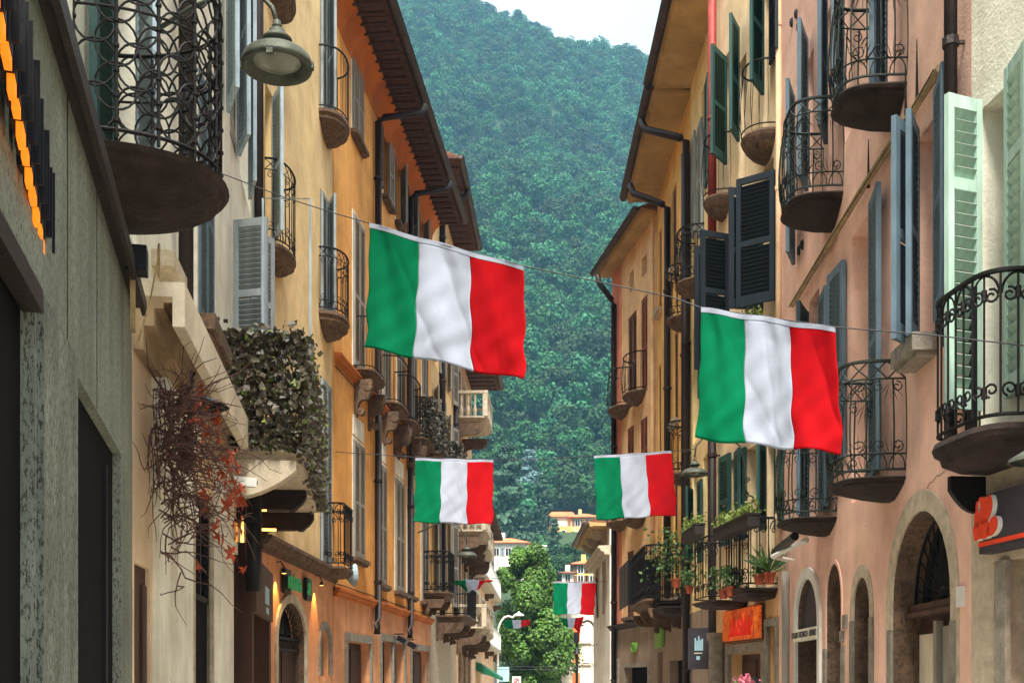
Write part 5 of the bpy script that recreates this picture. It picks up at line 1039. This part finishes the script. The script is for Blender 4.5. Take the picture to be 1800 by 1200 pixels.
def depth_on(x, A=A, E=E): t_ = (x-900)/F; a, e = A, E; k = (t_*a.y-a.x)/((e.x-a.x)-t_*(e.y-a.y)); return a.y+(e.y-a.y)*k
pts = [(332, 285), (405, 311), (500, 347), (585, 374), (648, 392), (785, 432), (918, 467), (1050, 495), (1180, 522), (1234, 541), (1350, 558), (1470, 575), (1650, 590), (1843, 612)]
o = link('flag_cable', MB().tube([W(x, y, depth_on(x)) for x, y in pts], .0045, 4), CABLE); tag(o, 'near cable sagging across the street carrying the two big flags', 'cable', 'flag cables')
d1, d2 = depth_on(650), depth_on(919); flag('large Italian flag nearest the left wall, waving over the street', W(650, 392, d1), W(920, 468, d2), W(924, 668, d2+.12), W(642, 612, d1+.1), .036, .4)
d1, d2 = depth_on(1234), depth_on(1468); flag('large Italian flag on the right before the navy shutters', W(1233, 540, d1), W(1468, 576, d2), W(1482, 797, d2+.12), W(1226, 772, d1+.1), .04, 2.1)
Yc = 21.5; o = link('flag_cable', MB().tube([W(x, y, Yc) for x, y in ((578, 793), (728, 803), (866, 808), (950, 807), (1045, 801), (1178, 793), (1225, 788))], .007, 4), CABLE); tag(o, 'middle cable carrying the second pair of flags', 'cable', 'flag cables')
flag('middle distance Italian flag in front of the ornate left houses', W(730, 805, Yc), W(867, 808, Yc), W(866, 921, Yc+.1), W(728, 918, Yc+.08), .03, 1.2)
flag('middle distance Italian flag before the tan corner house', W(1044, 801, Yc), W(1180, 792, Yc), W(1190, 905, Yc+.1), W(1049, 914, Yc+.08), .03, 3.0)
Yc = 40; o = link('flag_cable', MB().tube([W(x, y, Yc) for x, y in ((822, 1012), (900, 1018), (973, 1023), (1048, 1022), (1072, 1021))], .008, 4), CABLE); tag(o, 'far cable carrying the single flag before the plane tree', 'cable', 'flag cables')
flag('distant Italian flag hanging straight before the pale end wall', W(973, 1022, Yc), W(1048, 1022, Yc), W(1044, 1080, Yc+.05), W(973, 1079, Yc+.05), .03, 4)
flag('small wind lifted Italian flag beside the ornate left balconies', W(797, 1019, 33), W(869, 1019, 34.5), W(846, 1032, 35.2), W(806, 1037, 34), .1, 5, folds=1.3, sleeve=False)
flag('small wind lifted Italian flag in front of the plane tree', W(884, 1089, 55), W(932, 1089, 55), W(930, 1101, 55.6), W(888, 1104, 55.6), .08, 6, sleeve=False)
flag('twisted Italian flag right of the plane tree under the distant flag', W(982, 1086, 55), W(1027, 1083, 55), W(1018, 1112, 55.6), W(990, 1096, 55.6), .1, 7, sleeve=False)
t = thing('furled_flag', 'furled red and white flag strip against the white far house', 'flag', tuple(W(1050, 1105, 50)), 0); link('cloth', MB().box(-.03, .05, -.02, .02, -.55, .45), FR, t); link('white_edge', MB().box(.05, .09, -.02, .02, -.5, .4), FW, t)
Yc = 58
for lab, y in (('upper tram wire crossing before the plane tree', 1171), ('lower tram wire crossing before the plane tree', 1176)): tag(link('overhead_wire', MB().tube([W(870, y, Yc), W(1070, y, Yc)], .012, 4), CABLE), lab, 'cable', 'overhead wires')
t = thing('flower_bouquet', 'pink flower display outside the shop below the orange sign', 'flowers', tuple(W(1308, 1215, 13.5)), 0)
foliage('blossoms', t, lambda: (random.gauss(0, .07), random.gauss(0, .07), random.gauss(.1, .04)), 200, .06, FLOW); foliage('leaves', t, lambda: (random.gauss(0, .1), random.gauss(0, .1), random.gauss(.04, .05)), 120, .07, POTL); link('vase', MB().lathe([(.06, -1.45), (.1, -1.4), (.08, -.1), (.11, .05)], 14), BOXB, t)
t = thing('closed_parasol', 'dark closed parasol slanting beside the pink flowers', 'parasol', tuple(W(1345, 1215, 13)), 0); link('canopy', MB().tube([(.12, 0, -.2), (0, 0, 0), (-.13, 0, .17)], .035, 8, r2=.02), BLACK, t); link('pole', MB().tube([(.12, 0, -.2), (.14, 0, -1.45)], .02, 6), BLACK, t)

# ================================================================ AIR
hz = link('haze', MB().box(-1480, 1480, -55, 1690, -1.5, 640), None) if False else None
hm = bpy.data.materials.new('air'); hm.use_nodes = True; nn = hm.node_tree; nn.nodes.remove(nn.nodes['Principled BSDF']); pv = nn.nodes.new('ShaderNodeVolumePrincipled')
pv.inputs['Color'].default_value = (.28, .62, .9, 1); pv.inputs['Density'].default_value = .00027; nn.links.new(pv.outputs[0], nn.nodes['Material Output'].inputs['Volume'])
stuff(tag(link('haze', MB().box(-1495, 1495, -58, 1700, -1.5, 700), hm), 'thin blue air haze softening the far wooded hill', 'haze'))
print('objects', len(bpy.data.objects))
